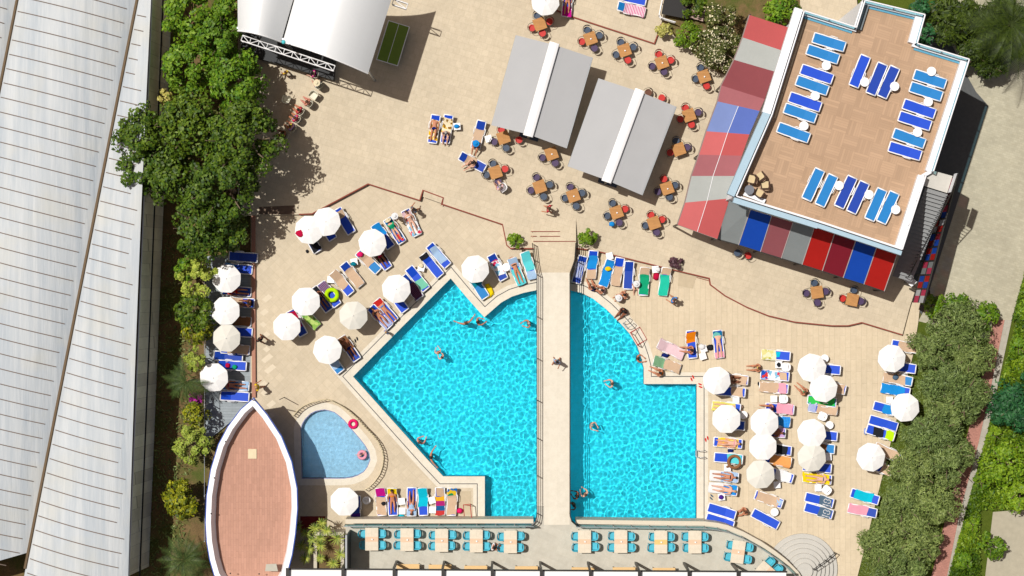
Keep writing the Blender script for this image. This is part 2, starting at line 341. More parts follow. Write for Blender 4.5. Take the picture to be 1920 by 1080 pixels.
# base fill for the terrace
rel(slab("base_wall", [(x, y+5) for x, y in ter[:5]+ter[5:-2]]+[(1500, 1150), (652, 1150)], T-.3, T-.31, wallm, kind=None, at=T), to)
def railing(name, pts, z, h, mat_post, panel, label, step=1.5, bars=0, r=.03, top=.05, group=None):
    "pts: plan points (Vector 2d), z base height or list"
    zs = z if isinstance(z, list) else [z]*len(pts)
    p3 = [Vector((p.x, p.y, q)) for p, q in zip(pts, zs)]; e = empty(name, p3[0], 0, label, "railing", group)
    loc = [p-p3[0] for p in p3]; up_ = Vector((0, 0, h))
    MB().tube([p+up_ for p in loc], top/2, 6).build("top_rail", mat_post, e)
    for b in range(bars):
        MB().tube([p+up_*((b+1)/(bars+1)) for p in loc], r*.85, 5).build("bar", mat_post, e)
    qs = [loc[-1]]
    for a, b in zip(loc, loc[1:]):
        n = max(1, round((b-a).length/step)); qs += [a.lerp(b, i/n) for i in range(n)]
    for q in qs: MB().box(q+up_*.5, (r*1.6, r*1.6, h)).build("post", mat_post, e)
    if panel:
        vs = []; fs = []
        for p in loc: vs += [p+Vector((0, 0, .06)), p+up_*.95]
        for i in range(len(loc)-1): fs.append((2*i, 2*i+2, 2*i+3, 2*i+1))
        link("glass_panel", vs, fs, panel, e)
    return e
railing("glass_railing", offset(edge, -.06, False), T+.0, 1.25, STEEL, GLASST, "teal glass railing with pale rail along the left half of the dining terrace", 1.3)
railing("glass_railing", offset(edge2, -.06, False), T+.0, 1.25, STEEL, GLASST, "teal glass railing that curves round the right half of the dining terrace", 1.3)
# ---------------------------------------------------------------- footbridge
br = empty("footbridge", P(1037, 700, 0), 0, "long white stone footbridge crossing the big pool", "footbridge")
k = MB(); zb = T
brp = [(1007, 515), (1068, 515), (1068, 985), (1007, 985)]
rel(slab("deck", [(1022, 511), (1068, 511), (1068, 984), (1020, 984)], T+.004, .3, BRIDGE, kind=None), br)
rel(slab("deck_edge", [(1006, 512), (1022, 511), (1022, 949.6), (1006, 949.6)], T, .3, COPING, kind=None), br)
# ramp from the upper terrace, widening upwards in the picture
rv = []; zr = [U+.01, .7, 1.1, T]; L_ = [(998, 408), (999, 455), (1001, 483), (1022, 511)]; L_ = [(998, 420), (1000, 457), (1004, 487), (1006, 512)]; R2 = [(1080, 408), (1080, 452), (1078, 484), (1068, 512)]
for (a, b, z) in zip(L_, R2, zr): rv += [P(a[0], a[1], z), P(b[0], b[1], z), P(a[0], a[1], z)*1.0-Vector((0, 0, z-.0)), P(b[0], b[1], z)-Vector((0, 0, z-.0))]
fs = []
for i in range(3): a = i*4; b = a+4; fs += [(a, a+1, b+1, b), (a, b, b+2, a+2), (a+1, a+3, b+3, b+1)]
rel(link("ramp", rv, fs, PAVE_U), br)
for x0, x1, y in ((995, 1050, 434), (995, 1006, 443), (1012, 1050, 443), (1000, 1079, 452.5)):
    z = U+(y-415)/(452-415)*(.4)+.03; a = P(x0, y, z); b = P(x1, y, z)
    rel(MB().box((a+b)/2, ((b-a).length, .045, .03)).build("step_nosing", REDK), br)
lft = [P(x, y, z).xy for x, y, z in [(998, 457, .7), (1001, 487, 1.1), (1006.5, 515, T), (1006.5, 750, T), (1006.5, 962, T), (1004, 976, T), (996, 984, T), (986, 986, T)]]
railing("bridge_railing", lft, [.7, 1.1, T, T, T, T, T, T], 1.0, METAL, None, "dark metal railing with four bars on the left side of the footbridge", 2.4, 2, .03, .06)
rgt = [P(x, y, z).xy for x, y, z in [(1079, 457, .7), (1077, 487, 1.1), (1068, 515, T), (1068, 750, T), (1068, 962, T), (1071, 974, T), (1080, 982, T), (1086, 984, T)]]
railing("bridge_railing", rgt, [.7, 1.1, T, T, T, T, T, T], 1.0, METAL, None, "dark metal railing with four bars on the right side of the footbridge", 2.4, 2, .03, .06)
# ---------------------------------------------------------------- curved fan stairs bottom right
st = empty("fan_stairs", P(1504, 1066), 0, "round grey stone steps rising to the curved end of the dining terrace", "steps")
for i in range(7):
    r_ = (66-8.5*i)/S; z1 = .14+.17*i
    MB().lathe([(r_, -.0 if i == 0 else z1-.17), (r_, z1-.03), (r_-.03, z1)], 64).build("step", GREYP, st)
    
railing("stair_railing", [P(1523, 1065, .9).xy, P(1545, 1049, .5).xy, P(1563, 1035, .2).xy], [.98, .64, .2], .9, METAL, None, "short dark metal handrail down the round grey steps", .45, 1)
# ---------------------------------------------------------------- big awning at the foot of the picture
aw = empty("white_awning", P(960, 1075, 0), 0, "long white fabric awning in dark frames over the dining terrace edge", "awning")
xs = [538, 642, 738, 829.6, 922, 1014, 1106, 1198, 1291, 1383, 1476]
AWC = plain("awning_fabric", (250, 250, 248), .8, .02)
for i in range(10):
    y = 1068+5*(xs[i]-538)/850; x0, x1 = xs[i]+(2 if i == 0 else 4), xs[i+1]-2
    a = [P(x0, y, 4.7), P(x1, y+.4, 4.7), P(x1, 1200, 5.1), P(x0, 1200, 5.1)]
    mb = MB(); mb.add(a, [(0, 1, 2, 3)]); rel(mb.build("fabric", AWC), aw)
    b0, b1 = P(xs[i], y-1.2, 4.7), P(xs[i+1], y-.8, 4.7)
    rel(MB().tube([b0, b1], .06).build("front_beam", METAL), aw)
    rel(MB().box((P(xs[i]+1, y, 4.75)+P(xs[i]+1, 1200, 5.15))/2, (.2, (1200-y)/S, .14)).build("rafter", METAL), aw)
    if i: pb = P(xs[i], y-1, 4.7); rel(MB().box((pb.x, pb.y+.05, T+1.55), (.14, .14, 3.1)).build("post", METAL), aw)
# ---------------------------------------------------------------- wall panel and yucca planter left of the terrace
pl = empty("stone_planter", P(610, 1020), 0, "pale walled planter full of yuccas beside the dining terrace", "planter")
PW = plain("planter_wall", (214, 204, 184), .8, .08)
rel(band("planter_wall", px_poly([(588, 998), (588, 1075), (645, 1075), (645, 998)], 1.6), 0, .22, 1.6, 1.6, PW, closed=True, kind=None), pl)
rel(slab("soil", [(590, 1000), (643, 1000), (643, 1073), (590, 1073)], 1.3, .2, SOIL, kind=None), pl)
scn = empty("wind_screen", P(655, 1028), 0, "tall dark wind screen at the left end of the dining terrace", "screen")
a, b = P(657, 993, T), P(657, 1068, T); rel(MB().box(((a.x+b.x)/2, (a.y+b.y)/2, T+1.5), (.08, a.y-b.y, 3.0)).build("panel", plain("screen_dark", (70, 74, 78), .4)), scn); rel(MB().box(((a.x+b.x)/2, (a.y+b.y)/2, T+3.03), (.12, a.y-b.y+.1, .06)).build("top_rail", STEEL), scn)
slab("red_runner", [(563, 968), (610, 968), (610, 1000), (563, 1000)], .012, .006, plain("dark_red_carpet", (130, 40, 38), .9))
# ---------------------------------------------------------------- greenhouses on the left
g = N("greenhouse_film"); v = g.co(math.radians(-11.5), (1, .05, 1)); n1 = g.noise(v, 1.6, 6, .7); n2 = g.noise(v, 6, 4, .8); vv = g.co(math.radians(-11.5), (1, 1, 1))
col = g.mix(g.ramp(n1, [(.35, (0, 0, 0)), (.68, (1, 1, 1))]), C((184, 193, 200)), C((214, 218, 219)))
col = g.mix(g.ramp(n2, [(.55, (0, 0, 0)), (.75, (.35,)*3)]), col, C((232, 234, 232)))
col = g.mix(g.ramp(g.noise(vv, .35, 4), [(.5, (0, 0, 0)), (.75, (.35,)*3)]), col, C((214, 208, 186)))
g.bump(g.noise(v, 5, 3, .6), .5, .06); FILM = g.done(col, .6, 0, .12)
GUT = plain("gutter_brown", (112, 92, 66), .7, .15); RIBM = plain("rib_brown", (140, 124, 112), .7, .1)
gh = empty("greenhouse", P(140, 540), 0, "huge white plastic film greenhouse with brown gutters beyond the hedge", "greenhouse")
gz = 4.0
def gx(y, base): return base-.2*y+(.0)                 # gutter line in pixels
def bay(x_at0, wpx, clip=None):
    vs = []; fs = []; sk = 0 if clip else .055*wpx/224; nu, nv = 20, 60; y0, y1 = -40, 1068 if clip is None else 1100
    if clip is None: y1 = 1064+.28*wpx*.55
    for j in range(nv+1):
        y = y0+(y1-y0)*j/nv; gx0 = x_at0-.197*y; wmax = wpx
        we = min(wpx, max(2, (clip(y)-gx0))) if clip else wpx
        for i in range(nu+1):
            u = we*i/nu; z = gz+3.4*(min(1, u/wpx))*(1-min(1, u/wpx)); q = P(gx0+u*(1+(.055 if not clip else .01)), y-(.28*u if not clip else .05*u), gz); vs.append(Vector((q.x, q.y, z)))
    for j in range(nv):
        for i in range(nu): a = j*(nu+1)+i; fs.append((a, a+nu+1, a+nu+2, a+1))
    return vs, fs
edgeR = lambda y: 285-.0405*y
for x0, wpx, cl in ((-193, 226, None), (33, 224, None), (258, 230, edgeR)):
    vs, fs = bay(x0, wpx, cl); rel(fixn(link("roof_film", vs, fs, FILM, None, True)), gh)
    gl = [P(x0-1-.197*y, y, gz+.03) for y in (-40, 1066)]
    rel(MB().tube(gl, .11, 6).build("gutter", GUT), gh)
nr = 0
for x0, wpx, cl in ((33, 224, None), (258, 230, edgeR), (-193, 226, None)):
    y = -60+ (7 if cl else 0)
    while y < 1110:
        pts = []
        for i in range(13):
            xx = x0-.197*y+5+(wpx-12)*i/12; yy = y+ (xx-(x0-.197*y))*.255; u = xx-(x0-.197*yy)
            if u > wpx-3 or u < 0 or (cl and xx > cl(yy)-7) or yy > 1060+(30 if cl else 0): continue
            z = gz+3.4*min(1, u/wpx)*(1-min(1, u/wpx))+.03; q = P(xx, yy, gz); pts.append((q.x, q.y, z))
        if len(pts) > 1 and nr < 99 and any(-30 < (p[0]/(1-4/H))*S+960 for p in pts): nr += 1; rel(MB().tube(pts, .03, 4).build("rib", RIBM), gh)
        y += 26.8
er = [P(edgeR(y), y, gz) for y in (-60, 300, 700, 1120)]; vs = []; fs = []
for p in er: q = p.copy(); z0 = gz+.9 if False else gz; vs += [Vector((p.x, p.y, gz+.0)), Vector((p.x, p.y, 0))]
for i in range(3): fs.append((2*i, 2*i+1, 2*i+3, 2*i+2))
SIDEF = paving("side_panels", (250, 244, 222), 0, 1.4, .8, .6, .5, .12, .25, k=.95)
# side skirt leans out a little towards its foot
vs = []; fs = []
for i, y in enumerate(range(-60, 1140, 60)):
    p = P(edgeR(y), y, gz); vs += [Vector((p.x, p.y, gz)), Vector((p.x+.22, p.y, 2.1)), Vector((p.x+.26, p.y, 2.05)), Vector((p.x+.5, p.y, .0))]
for i in range(len(vs)//4-1):
    a = 4*i; b = a+4; fs += [(a, b, b+1, a+1), (a+1, b+1, b+2, a+2), (a+2, b+2, b+3, a+3)]
rel(link("side_wall", vs, fs, SIDEF), gh); rel(MB().tube([Vector((p.x, p.y, gz+.02)) for p in er], .05).build("edge_tube", WHITE), gh)
rel(MB().tube([Vector((P(edgeR(y), y, gz).x+.3, P(edgeR(y), y, gz).y, 1.98)) for y in (-60, 500, 1120)], .06).build("side_pipe", plain("black_pipe", (30, 30, 30), .5)), gh)
# ---------------------------------------------------------------- boat shaped bar deck
bo = empty("boat_deck", P(472, 900), 0, "boat shaped raised deck with pink planks, white gunwale and blue hull", "boat deck")
outl = [(475, 748), (452, 768), (428, 800), (410, 834), (396, 880), (388, 930), (386, 980), (388, 1015), (394, 1050), (402, 1078), (415, 1100), (525, 1100), (537, 1078), (547, 1040), (553, 1001), (557, 954), (556, 916), (546, 866), (527, 819), (500, 778)]
oz = 3.9; ow = px_poly(outl, oz); ar = sum(ow[i-1].cross(ow[i]) for i in range(len(ow))); sb = 1 if ar > 0 else -1
inn = offset(ow, sb*.32); m = len(ow)
rel(band("gunwale", ow, 0, sb*.32, oz, .12, WALLW, kind=None), bo)
rel(band("gunwale_stripe", ow, -sb*.06, 0, oz-.02, .3, BLUEP, kind=None), bo)
inn2 = offset(ow, sb*.48)
vs = [Vector((p.x, p.y, oz-.1)) for p in inn]+[Vector((p.x, p.y, 3.0)) for p in inn2]; rel(link("bulwark", vs, [(i, (i+1) % m, m+(i+1) % m, m+i) for i in range(m)], WALLW), bo)
rel(fixn(MB().prism(inn2, 2.95, 3.0).build("deck", BOATD)), bo)
hull = offset(ow, sb*.7); vs = [Vector((p.x, p.y, oz-.3)) for p in ow]+[Vector((p.x, p.y, 0)) for p in hull]; rel(link("hull", vs, [(i, (i+1) % m, m+(i+1) % m, m+i) for i in range(m)], BLUEP), bo)
rel(slab("bow_panel", [(475, 756), (460, 768), (470, 767), (486, 768)], 3.02, .015, PALEB, kind=None), bo)
rel(slab("hatch", [(465, 842), (481, 842), (481, 860), (465, 860)], 3.06, .06, plain("hatch_beige", (232, 216, 178), .6), kind=None), bo)
rel(slab("grey_table", [(499, 1058), (518, 1057), (521, 1071), (497, 1071)], 3.75, .05, plain("grey_top", (196, 192, 176), .6), kind=None), bo)
rel(MB().tube([P(474, 750, 3.9), P(472, 748, 6.0)], .035).build("bow_mast", METAL), bo)
for x, y in ((423, 828), (402, 896), (396, 963), (432, 1075), (486, 1076)):
    q = P(x, y, oz); rel(MB().lathe([(.05, 0), (.05, .05), (.03, .06)], 8, (q.x, q.y, oz)).build("deck_lamp", METAL), bo)
# ---------------------------------------------------------------- building with the roof deck
bl = empty("roof_deck_building", P(1600, 240), 0, "white two storey building with a brown tiled roof deck and blue glass parapet", "building")
rd = [(1507, 18), (1605, 49), (1621, -2), (1737, 26), (1722, 80), (1820, 110), (1752, 322), (1738, 330), (1693, 470), (1536, 418), (1378, 369), (1446, 214)]
rw = px_poly(rd, 9.1)                                  # plan outline read at rail height
rel(fixn(MB().prism(rw, 0, RF).build("wall", WALLW)), bl)
ra = sum(rw[i-1].cross(rw[i]) for i in range(len(rw))); sr = 1 if ra > 0 else -1
ri = offset(rw, sr*.22); rel(fixn(MB().prism(offset(rw, sr*.1), RF, RF+.02).build("roof_floor", WEAVE)), bl)
rel(band("parapet", rw, -sr*.02, sr*.2, RF+.35, .6, WALLW, kind=None), bl)
mid = offset(rw, sr*.06); GS = {0: GLASSB, 1: GLASSG, 2: GLASSB, 3: GLASSB, 4: GLASSB, 5: GLASSB, 6: WALLW, 7: WALLW, 8: PALEB, 9: PALEB, 10: PALEB, 11: GLASSG}
for i in range(12):
    a, b = mid[i], mid[(i+1) % 12]; n = max(1, round((b-a).length/1.7)); mt = GS[i]
    if (b-a).length < .6: continue
    z0, z1 = RF+.35, 9.1
    rel(link("parapet_panel", [(a.x, a.y, z0), (b.x, b.y, z0), (b.x, b.y, z1), (a.x, a.y, z1)], [(0, 1, 2, 3)], mt), bl)
    rel(MB().tube([(a.x, a.y, z1), (b.x, b.y, z1)], .045).build("parapet_rail", WALLW), bl)
    mp = MB()
    for k in range(n+1): q = a.lerp(b, k/n); mp.box((q.x, q.y, (z0+z1)/2), (.05, .05, z1-z0))
    rel(mp.build("parapet_post", STEEL), bl)
# wide painted ledges: outside the west side, inside the east side
def ledge(i, d0, d1, z, mat, ext=.0):
    a, c_ = rw[i], rw[(i+1) % 12]; d = (c_-a).normalized(); n_ = Vector((-d.y, d.x))*sr; q = [a+n_*d0-d*ext, c_+n_*d0+d*ext, c_+n_*d1+d*ext, a+n_*d1-d*ext]
    rel(fixn(MB().prism(q, z-.5, z).build("ledge", mat)), bl)
ledge(11, -.55, -.03, RF+.9, WALLW); ledge(10, -.5, -.03, RF+.88, PALEB); ledge(1, .1, .5, RF+.3, plain("grey_ledge", (120, 130, 134), .7)); ledge(3, .06, .5, RF+.42, WALLW); ledge(5, .06, .42, RF+.42, WALLW); ledge(7, .06, .42, RF+.42, WALLW); ledge(8, -.3, -.03, RF+.86, PALEB); ledge(9, -.36, -.03, RF+.87, PALEB)
for i_ in (0, 2, 4): ledge(i_, .08, .34, RF+.1, plain("blue_ledge", (96, 170, 200), .5))
# coloured polycarbonate awnings
def poly_mat(name, c):
    g = N(name); v = g.co(math.radians(17)); c = C(c); wv = g.n("ShaderNodeTexWave", Vector=v, Scale=2.6, _bands_direction='X').outputs[1]
    col = g.mix(g.noise(v, .9, 6, .7), sh(c, .88), sh(c, 1.1)); col = g.mix(g.ramp(g.noise(v, 6, 4, .8), [(.6, (0, 0, 0)), (.8, (.4,)*3)]), col, sh(c, 1.35)); g.bump(wv, .06, .01); g.done(col, .55, 0, .12)
    tr = g.n("ShaderNodeBsdfTransparent", Color=sh(c, .9)); mx = g.n("ShaderNodeMixShader", i0=.92, i1=tr.outputs[0], i2=g.b.outputs[0]); g.t.links.new(mx.outputs[0], g.out.inputs[0]); return g.m
PC = {k: poly_mat("sheet_"+k, c) for k, c in dict(red=(196, 40, 34), pink=(204, 100, 100), darkred=(138, 62, 68), mauve=(166, 96, 102), grey=(154, 160, 160), palegrey=(176, 180, 176), blue=(30, 84, 196), skyblue=(120, 140, 196), paleb=(110, 120, 170), maroon=(142, 36, 52), white=(215, 218, 220), rose=(214, 70, 104), fred=(188, 80, 80), fblue=(84, 108, 186)).items()}
FR = plain("awning_frame", (150, 130, 124), .5)
lw = empty("polycarbonate_awning", P(1400, 230), 0, "sloping awning of red, grey and blue plastic sheets beside the roof deck building", "awning")
def quad(par, pts, zs, mat, name="sheet"):
    vs = [P(x, y, z) for (x, y), z in zip(pts, zs)]; vs2 = [p-Vector((0, 0, .02)) for p in vs]
    return rel(fixn(link(name, vs+vs2, [(0, 1, 2, 3), (7, 6, 5, 4), (0, 4, 5, 1), (1, 5, 6, 2), (2, 6, 7, 3), (3, 7, 4, 0)], mat)), par)
lo, hi = 3.6, 4.3
O_ = [(1405, 28), (1392, 70), (1376, 112), (1352, 160), (1345, 190), (1324, 246), (1310, 290), (1296, 330), (1284, 380), (1270, 421)]
I_ = [(1480, 52), (1467, 95), (1452, 134), (1434, 186), (1424, 208), (1405, 252), (1391, 292), (1378, 330), (1368, 372), (1345, 448)]
RC = ["fred", "palegrey", "darkred", "mauve", "skyblue", "pink", "mauve", "palegrey", "pink"]; RC2 = ["fred", "palegrey", "darkred", "mauve", "fblue", "fred", "mauve", "palegrey", "fred"]
for i in range(9):
    a, b, c_, d = O_[i], I_[i], I_[i+1], O_[i+1]; md = lambda p, q: ((p[0]+q[0])/2, (p[1]+q[1])/2); zm = (lo+hi)/2
    quad(lw, [a, md(a, b), md(c_, d), d], [lo, zm, zm, lo], PC[RC[i]]); quad(lw, [md(a, b), b, c_, md(c_, d)], [zm, hi, hi, zm], PC[RC2[i]])
    rel(MB().tube([P(*d, lo-.05), P(*c_, hi-.05)], .035).build("rafter", FR), lw)
rel(MB().tube([P(x, y, lo-.03) for x, y in O_], .05).build("gutter", FR), lw)
rel(MB().tube([P((a[0]+b[0])/2, (a[1]+b[1])/2, (lo+hi)/2+.02) for a, b in zip(O_[4:], I_[4:])], .018).build("seam_bar", WALLW), lw)
for x, y in ((1405, 28), (1352, 160), (1310, 290), (1270, 421)):
    q = P(x, y, lo); rel(MB().box((q.x+.05, q.y, (lo+U)/2), (.1, .1, lo-U)).build("post", METAL), lw)
sw = empty("polycarbonate_awning", P(1510, 450), 0, "long awning of grey, blue, maroon and red plastic sheets along the south wall", "awning")
To = [(1376, 372), (1407, 391), (1447, 403), (1487, 415), (1527, 424), (1565, 436), (1605, 448), (1644, 461), (1683, 473)]
Bo = [(1345, 448), (1385, 459), (1426, 472), (1465, 484), (1504, 496), (1542, 508), (1581, 521), (1620, 533), (1658, 546)]
To[0] = (1368, 372)
To = [(x, y+2) for x, y in To]
hs = 5.6
for i, cc in enumerate(["grey", "blue", "mauve", "grey", "red", "maroon", "blue", "red"]):
    quad(sw, [To[i], To[i+1], Bo[i+1], Bo[i]], [hs, hs, lo, lo], PC[cc]); rel(MB().tube([P(*To[i+1], hs+.02), P(*Bo[i+1], lo+.02)], .03).build("seam_bar", plain("pale_seam", (200, 190, 186), .5)), sw)
rel(MB().tube([P(x, y, lo-.03) for x, y in Bo], .05).build("gutter", METAL), sw)
for i in (0, 2, 4, 6, 8):
    q = P(*Bo[i], lo); rel(MB().box((q.x, q.y+.05, (lo+U)/2), (.1, .1, lo-U)).build("post", METAL), sw); 
# external staircase
stc = empty("outside_staircase", P(1735, 400), 0, "outdoor staircase with blue glass side down the building's east end", "staircase")
quad(stc, [(1742, 318), (1786, 330), (1776, 362), (1731, 348)], [RF-.02]*4, GREYP, "landing")
for i in range(24):
    f = i/23; z = RF-.25-f*5.4; cx = 1752-f*62+4; cy = 358+f*158; w_ = 21-f*3
    quad(stc, [(cx-w_, cy-w_*.3), (cx+w_, cy+w_*.3), (cx+w_-2.5, cy+w_*.3+7), (cx-w_-2.5, cy-w_*.3+7)], [z]*4, plain("grey_tread", (150, 152, 152), .7), "tread")
a = [P(1789, 326, RF), P(1777, 362, RF), P(1697, 520, 2.4)]
rel(MB().tube([p+Vector((0, 0, 1.0)) for p in a], .04).build("hand_rail", METAL), stc)
mp = MB()
for i in range(26): q = a[1].lerp(a[2], i/25); mp.box((q.x, q.y, q.z+.5), (.035, .035, 1.0))
rel(mp.build("baluster", METAL), stc)
rel(link("glass_side", [a[0], a[1], a[1]+Vector((0, 0, 1)), a[0]+Vector((0, 0, 1))], [(0, 1, 2, 3)], WALLW), stc)
# coloured panel screen
ps = empty("panel_screen", P(1750, 460), 0, "tall dark framed screen of red, blue and white panels beside the driveway", "screen")
A, B = P(1794, 330, 5.4), P(1732, 568, 5.4); A.z = B.z = 0; n = 9; pc = [("rose", "rose"), ("darkred", "darkred"), ("blue", "rose"), ("red", "white"), ("blue", "maroon"), ("red", "blue"), ("rose", "grey"), ("blue", "red"), ("white", "rose")]
for i in range(n):
    p, q = A.lerp(B, i/n), A.lerp(B, (i+1)/n); m_ = p.lerp(q, .5)
    for j, (z0, z1) in enumerate(((2.4, 3.9), (3.94, 5.4))):
        for kk, (s0, s1) in enumerate(((p, m_), (m_, q))):
            c0 = pc[i][(kk+j) % 2]; rel(link("panel", [s0+Vector((0, 0, z0)), s1+Vector((0, 0, z0)), s1+Vector((0, 0, z1)), s0+Vector((0, 0, z1))], [(0, 1, 2, 3)], PC[c0]), ps)
    rel(MB().box(p+Vector((0, 0, 2.7)), (.1, .1, 5.4)).build("post", METAL), ps)
for z in (2.4, 3.92, 5.42): rel(MB().tube([A+Vector((0, 0, z)), B+Vector((0, 0, z))], .06).build("beam", METAL), ps)
# ---------------------------------------------------------------- tents and canopies
def tent(label, ptsA, sag, z0=5.9, n=18):
    e = empty("event_tent", P(560, 60), 0, label, "tent", "white event tents by the stage")
    a, b, c_, d = (P(x, y, z0) for x, y in ptsA); vs = []; fs = []
    for i in range(n+1):
        u = i/n; z = sag*math.sin(PI*u)**.9
        for j in range(9): t = j/8; p = a.lerp(b, u).lerp(d.lerp(c_, u), t); vs.append(p+Vector((0, 0, z)))
    for i in range(n):
        for j in range(8): q = i*9+j; fs.append((q, q+1, q+10, q+9))
    rel(link("roof_fabric", vs, fs, plain("tent_pvc", (238, 240, 240), .35, .02, spec=.5), None, True), e)
    rel(MB().tube([vs[i*9+8]+Vector((0, 0, .02)) for i in range(n+1)], .05).build("front_edge", WHITE), e)
    for q in (c_, d):
        rel(MB().box((q.x, q.y+.2, (q.z+U)/2), (.12, .12, q.z-U)).build("post", STEEL), e)
    return e
tent("right white curved tent roof next to the table tennis table", [(563, -40), (746, -40), (690, 138), (530, 79)], 1.5)
tent("left white curved tent roof behind the truss", [(445, -60), (561, -40), (527, 79), (446, 58)], 1.2)
def truss(name, p0, p1, label, wd=.36, cell=.55):
    e = empty(name, p0, 0, label, "truss"); d = (p1-p0); L = d.length; u = d/L; s = Vector((-u.y, u.x, 0))*wd; zz = Vector((0, 0, -wd)); mb = MB(); o = Vector((0, 0, 0))
    for q in (o, s, zz, s+zz): mb.tube([q, q+d], .035, 5)
    mb.build("chord", WHITE, e); mb = MB(); n = int(L/cell)
    for i in range(n+1):
        a = u*(i*L/n); b = u*(min(n, i+1)*L/n); mb.tube([a, a+s], .025, 4); mb.tube([a+s, a+s+zz], .025, 4)
        if i < n: mb.tube([a, b+s] if i % 2 else [a+s, b], .025, 4); mb.tube([a, b+zz], .025, 4); mb.tube([a+s+zz, b+s], .02, 4)
    mb.build("lattice", WHITE, e); return e
truss("roof_truss", P(452, 76, 5.4), P(625, 133, 5.4), "white lattice truss hanging along the front of the tents")
q = P(735, 8, 5.3); truss("roof_truss", q, q+Vector((.9, -.3, 0)), "short white truss piece at the upper corner of the right tent")
stg = empty("stage", P(570, 90), 0, "dark stage box under the white tents", "stage"); rel(slab("stage_floor", [(450, -40), (640, -40), (625, 150), (452, 100)], 1.1, .75, plain("stage_black", (46, 48, 50), .6), kind=None), stg)
def shade(label, pts, ra, rb, z0=3.0):
    "pts: four corners at the eaves; ra, rb: the white ridge housing"
    e = empty("retractable_canopy", P(*ra, 0), 0, label, "canopy", "grey retractable canopies over the dining tables"); GC = plain("canopy_grey_fabric", (188, 189, 190), .85, .05, .7, bump=.6, bs=1.2); GD = plain("canopy_grey_fabric", (196, 197, 197))
    a, b, c_, d = pts; t0, t1 = ra, rb; zr = z0+.45
    for q, zs in (([a, t0, t1, d], [z0, zr, zr, z0]), ([t0, b, c_, t1], [zr, z0-.1, z0-.1, zr])): quad(e, q, zs, GC, "fabric")
    p, q = P(*t0, zr+.06), P(*t1, zr+.06); dd = (q-p).normalized(); r = Matrix.Rotation(math.atan2(dd.y, dd.x), 3, 'Z')
    mb = MB(); L = (q-p).length+.25
    for i in range(9):
        pass
    prof = [(-.34, 0), (-.3, .1), (-.12, .17), (.12, .17), (.3, .1), (.34, 0)]
    vs = [r @ Vector((sx*L/2, y, z))+(p+q)/2 for sx in (-1, 1) for y, z in prof]; fs = [(i, i+1, i+7, i+6) for i in range(5)]+[(5, 0, 6, 11), (0, 1, 2, 3, 4, 5), (11, 10, 9, 8, 7, 6)]
    rel(fixn(link("ridge_housing", vs, fs, WHITE, None, False)), e)
    for pt in (t0, t1): q = P(*pt, z0); rel(MB().box((q.x, q.y, (z0+.3+U)/2), (.16, .16, z0+.3-U)).build("post", METAL), e)
    q = P(*t1, 0); rel(MB().box((q.x+.1, q.y+.05, U+.03), (1.3, .8, .06), Matrix.Rotation(-.3, 3, 'Z')).build("foot_plate", plain("plate_blue_grey", (70, 84, 104), .6)), e)
    for s0, s1 in ((a, d), (b, c_)): rel(MB().tube([P(*s0, z0-.04), P(*s1, z0-.04)], .04).build("front_bar", STEEL), e)
    return e
shade("grey canopy with white ridge, nearer the tents and uphill", [(968, 66), (1111, 108), (1062, 278), (922, 235)], (1039, 84), (991, 252))
shade("grey canopy with white ridge, nearer the long awning", [(1123, 147), (1268, 200), (1204, 366), (1065, 312)], (1199, 172), (1138, 338))
# table tennis table
tt = P(737, 81, .3+.76); e = empty("table_tennis_table", (tt.x, tt.y, U), math.radians(-17), "green table tennis table in the shade of the white tent", "table")
MB().box((0, 0, .75), (1.45, 2.74, .03)).build("top", plain("table_green", (118, 146, 44), .5), e); MB().box((0, 0, .767), (.03, 2.74, .004)).build("centre_line", WHITE, e)
mb = MB(); [mb.box((sx*.725, 0, .768), (.05, 2.74, .004)) for sx in (-1, 1)]; [mb.box((0, sy*1.35, .769), (1.45, .05, .004)) for sy in (-1, 1)]; mb.build("border_line", WHITE, e)
for sx in (-.5, .5):
    for sy in (-.9, .9): MB().tube([(sx, sy, 0), (sx, sy, .74)], .03).build("leg", METAL, e)
# stairwell with railing top middle
sw_ = empty("stairwell_shelter", P(1270, 20), 0, "black roofed stairwell box with a white rail by the garden", "shelter")
quad(sw_, [(1247, -10), (1300, -10), (1292, 36), (1240, 26)], [1.0]*4, plain("black_roof", (34, 32, 32), .6), "roof"); quad(sw_, [(1292, 5), (1326, 14), (1318, 40), (1288, 32)], [.8]*4, plain("pink_slats", (206, 176, 162), .7), "slat_roof")
railing("white_railing", [P(x, y, 1.0).xy for x, y in ((1246, -20), (1236, 28), (1240, 34), (1266, 42))], U, .9, WHITE, None, "white railing around the black roofed stairwell", .8, 2)
# ladder fence around the kids pool
def ladder(label, pts, h=.5, z=0):
    p = [P(x, y, 0).xy for x, y in pts]; e = empty("low_fence", (p[0].x, p[0].y, z), 0, label, "fence", "low ribbed fences round the kids pool"); o = p[0]; CR = plain("cream_metal", (228, 212, 176), .6)
    full = []; 
    for a, b in zip(p, p[1:]):
        n = max(1, round((b-a).length/.2)); full += [a.lerp(b, i/n) for i in range(n)]
    full.append(p[-1]); l3 = [Vector((q.x-o.x, q.y-o.y, 0)) for q in full]
    for zz in (h, .12): MB().tube([q+Vector((0, 0, zz)) for q in l3], .03, 5).build("rail", CR, e)
    mb = MB(); [mb.box(q+Vector((0, 0, h/2)), (.035, .035, h)) for q in l3]; mb.build("baluster", CR, e)
ladder("curved ribbed fence round the top of the kids pool", [(551, 779), (560, 768), (571, 760), (585, 754), (600, 750), (612, 748), (624, 751), (640, 759), (652, 767)], .7)
ladder("curved ribbed fence on the right side of the kids pool", [(652, 767), (668, 781), (684, 799), (699, 814), (710, 828), (717, 842), (720, 858), (718, 874), (713, 888), (704, 901), (694, 911), (684, 917)], .7)
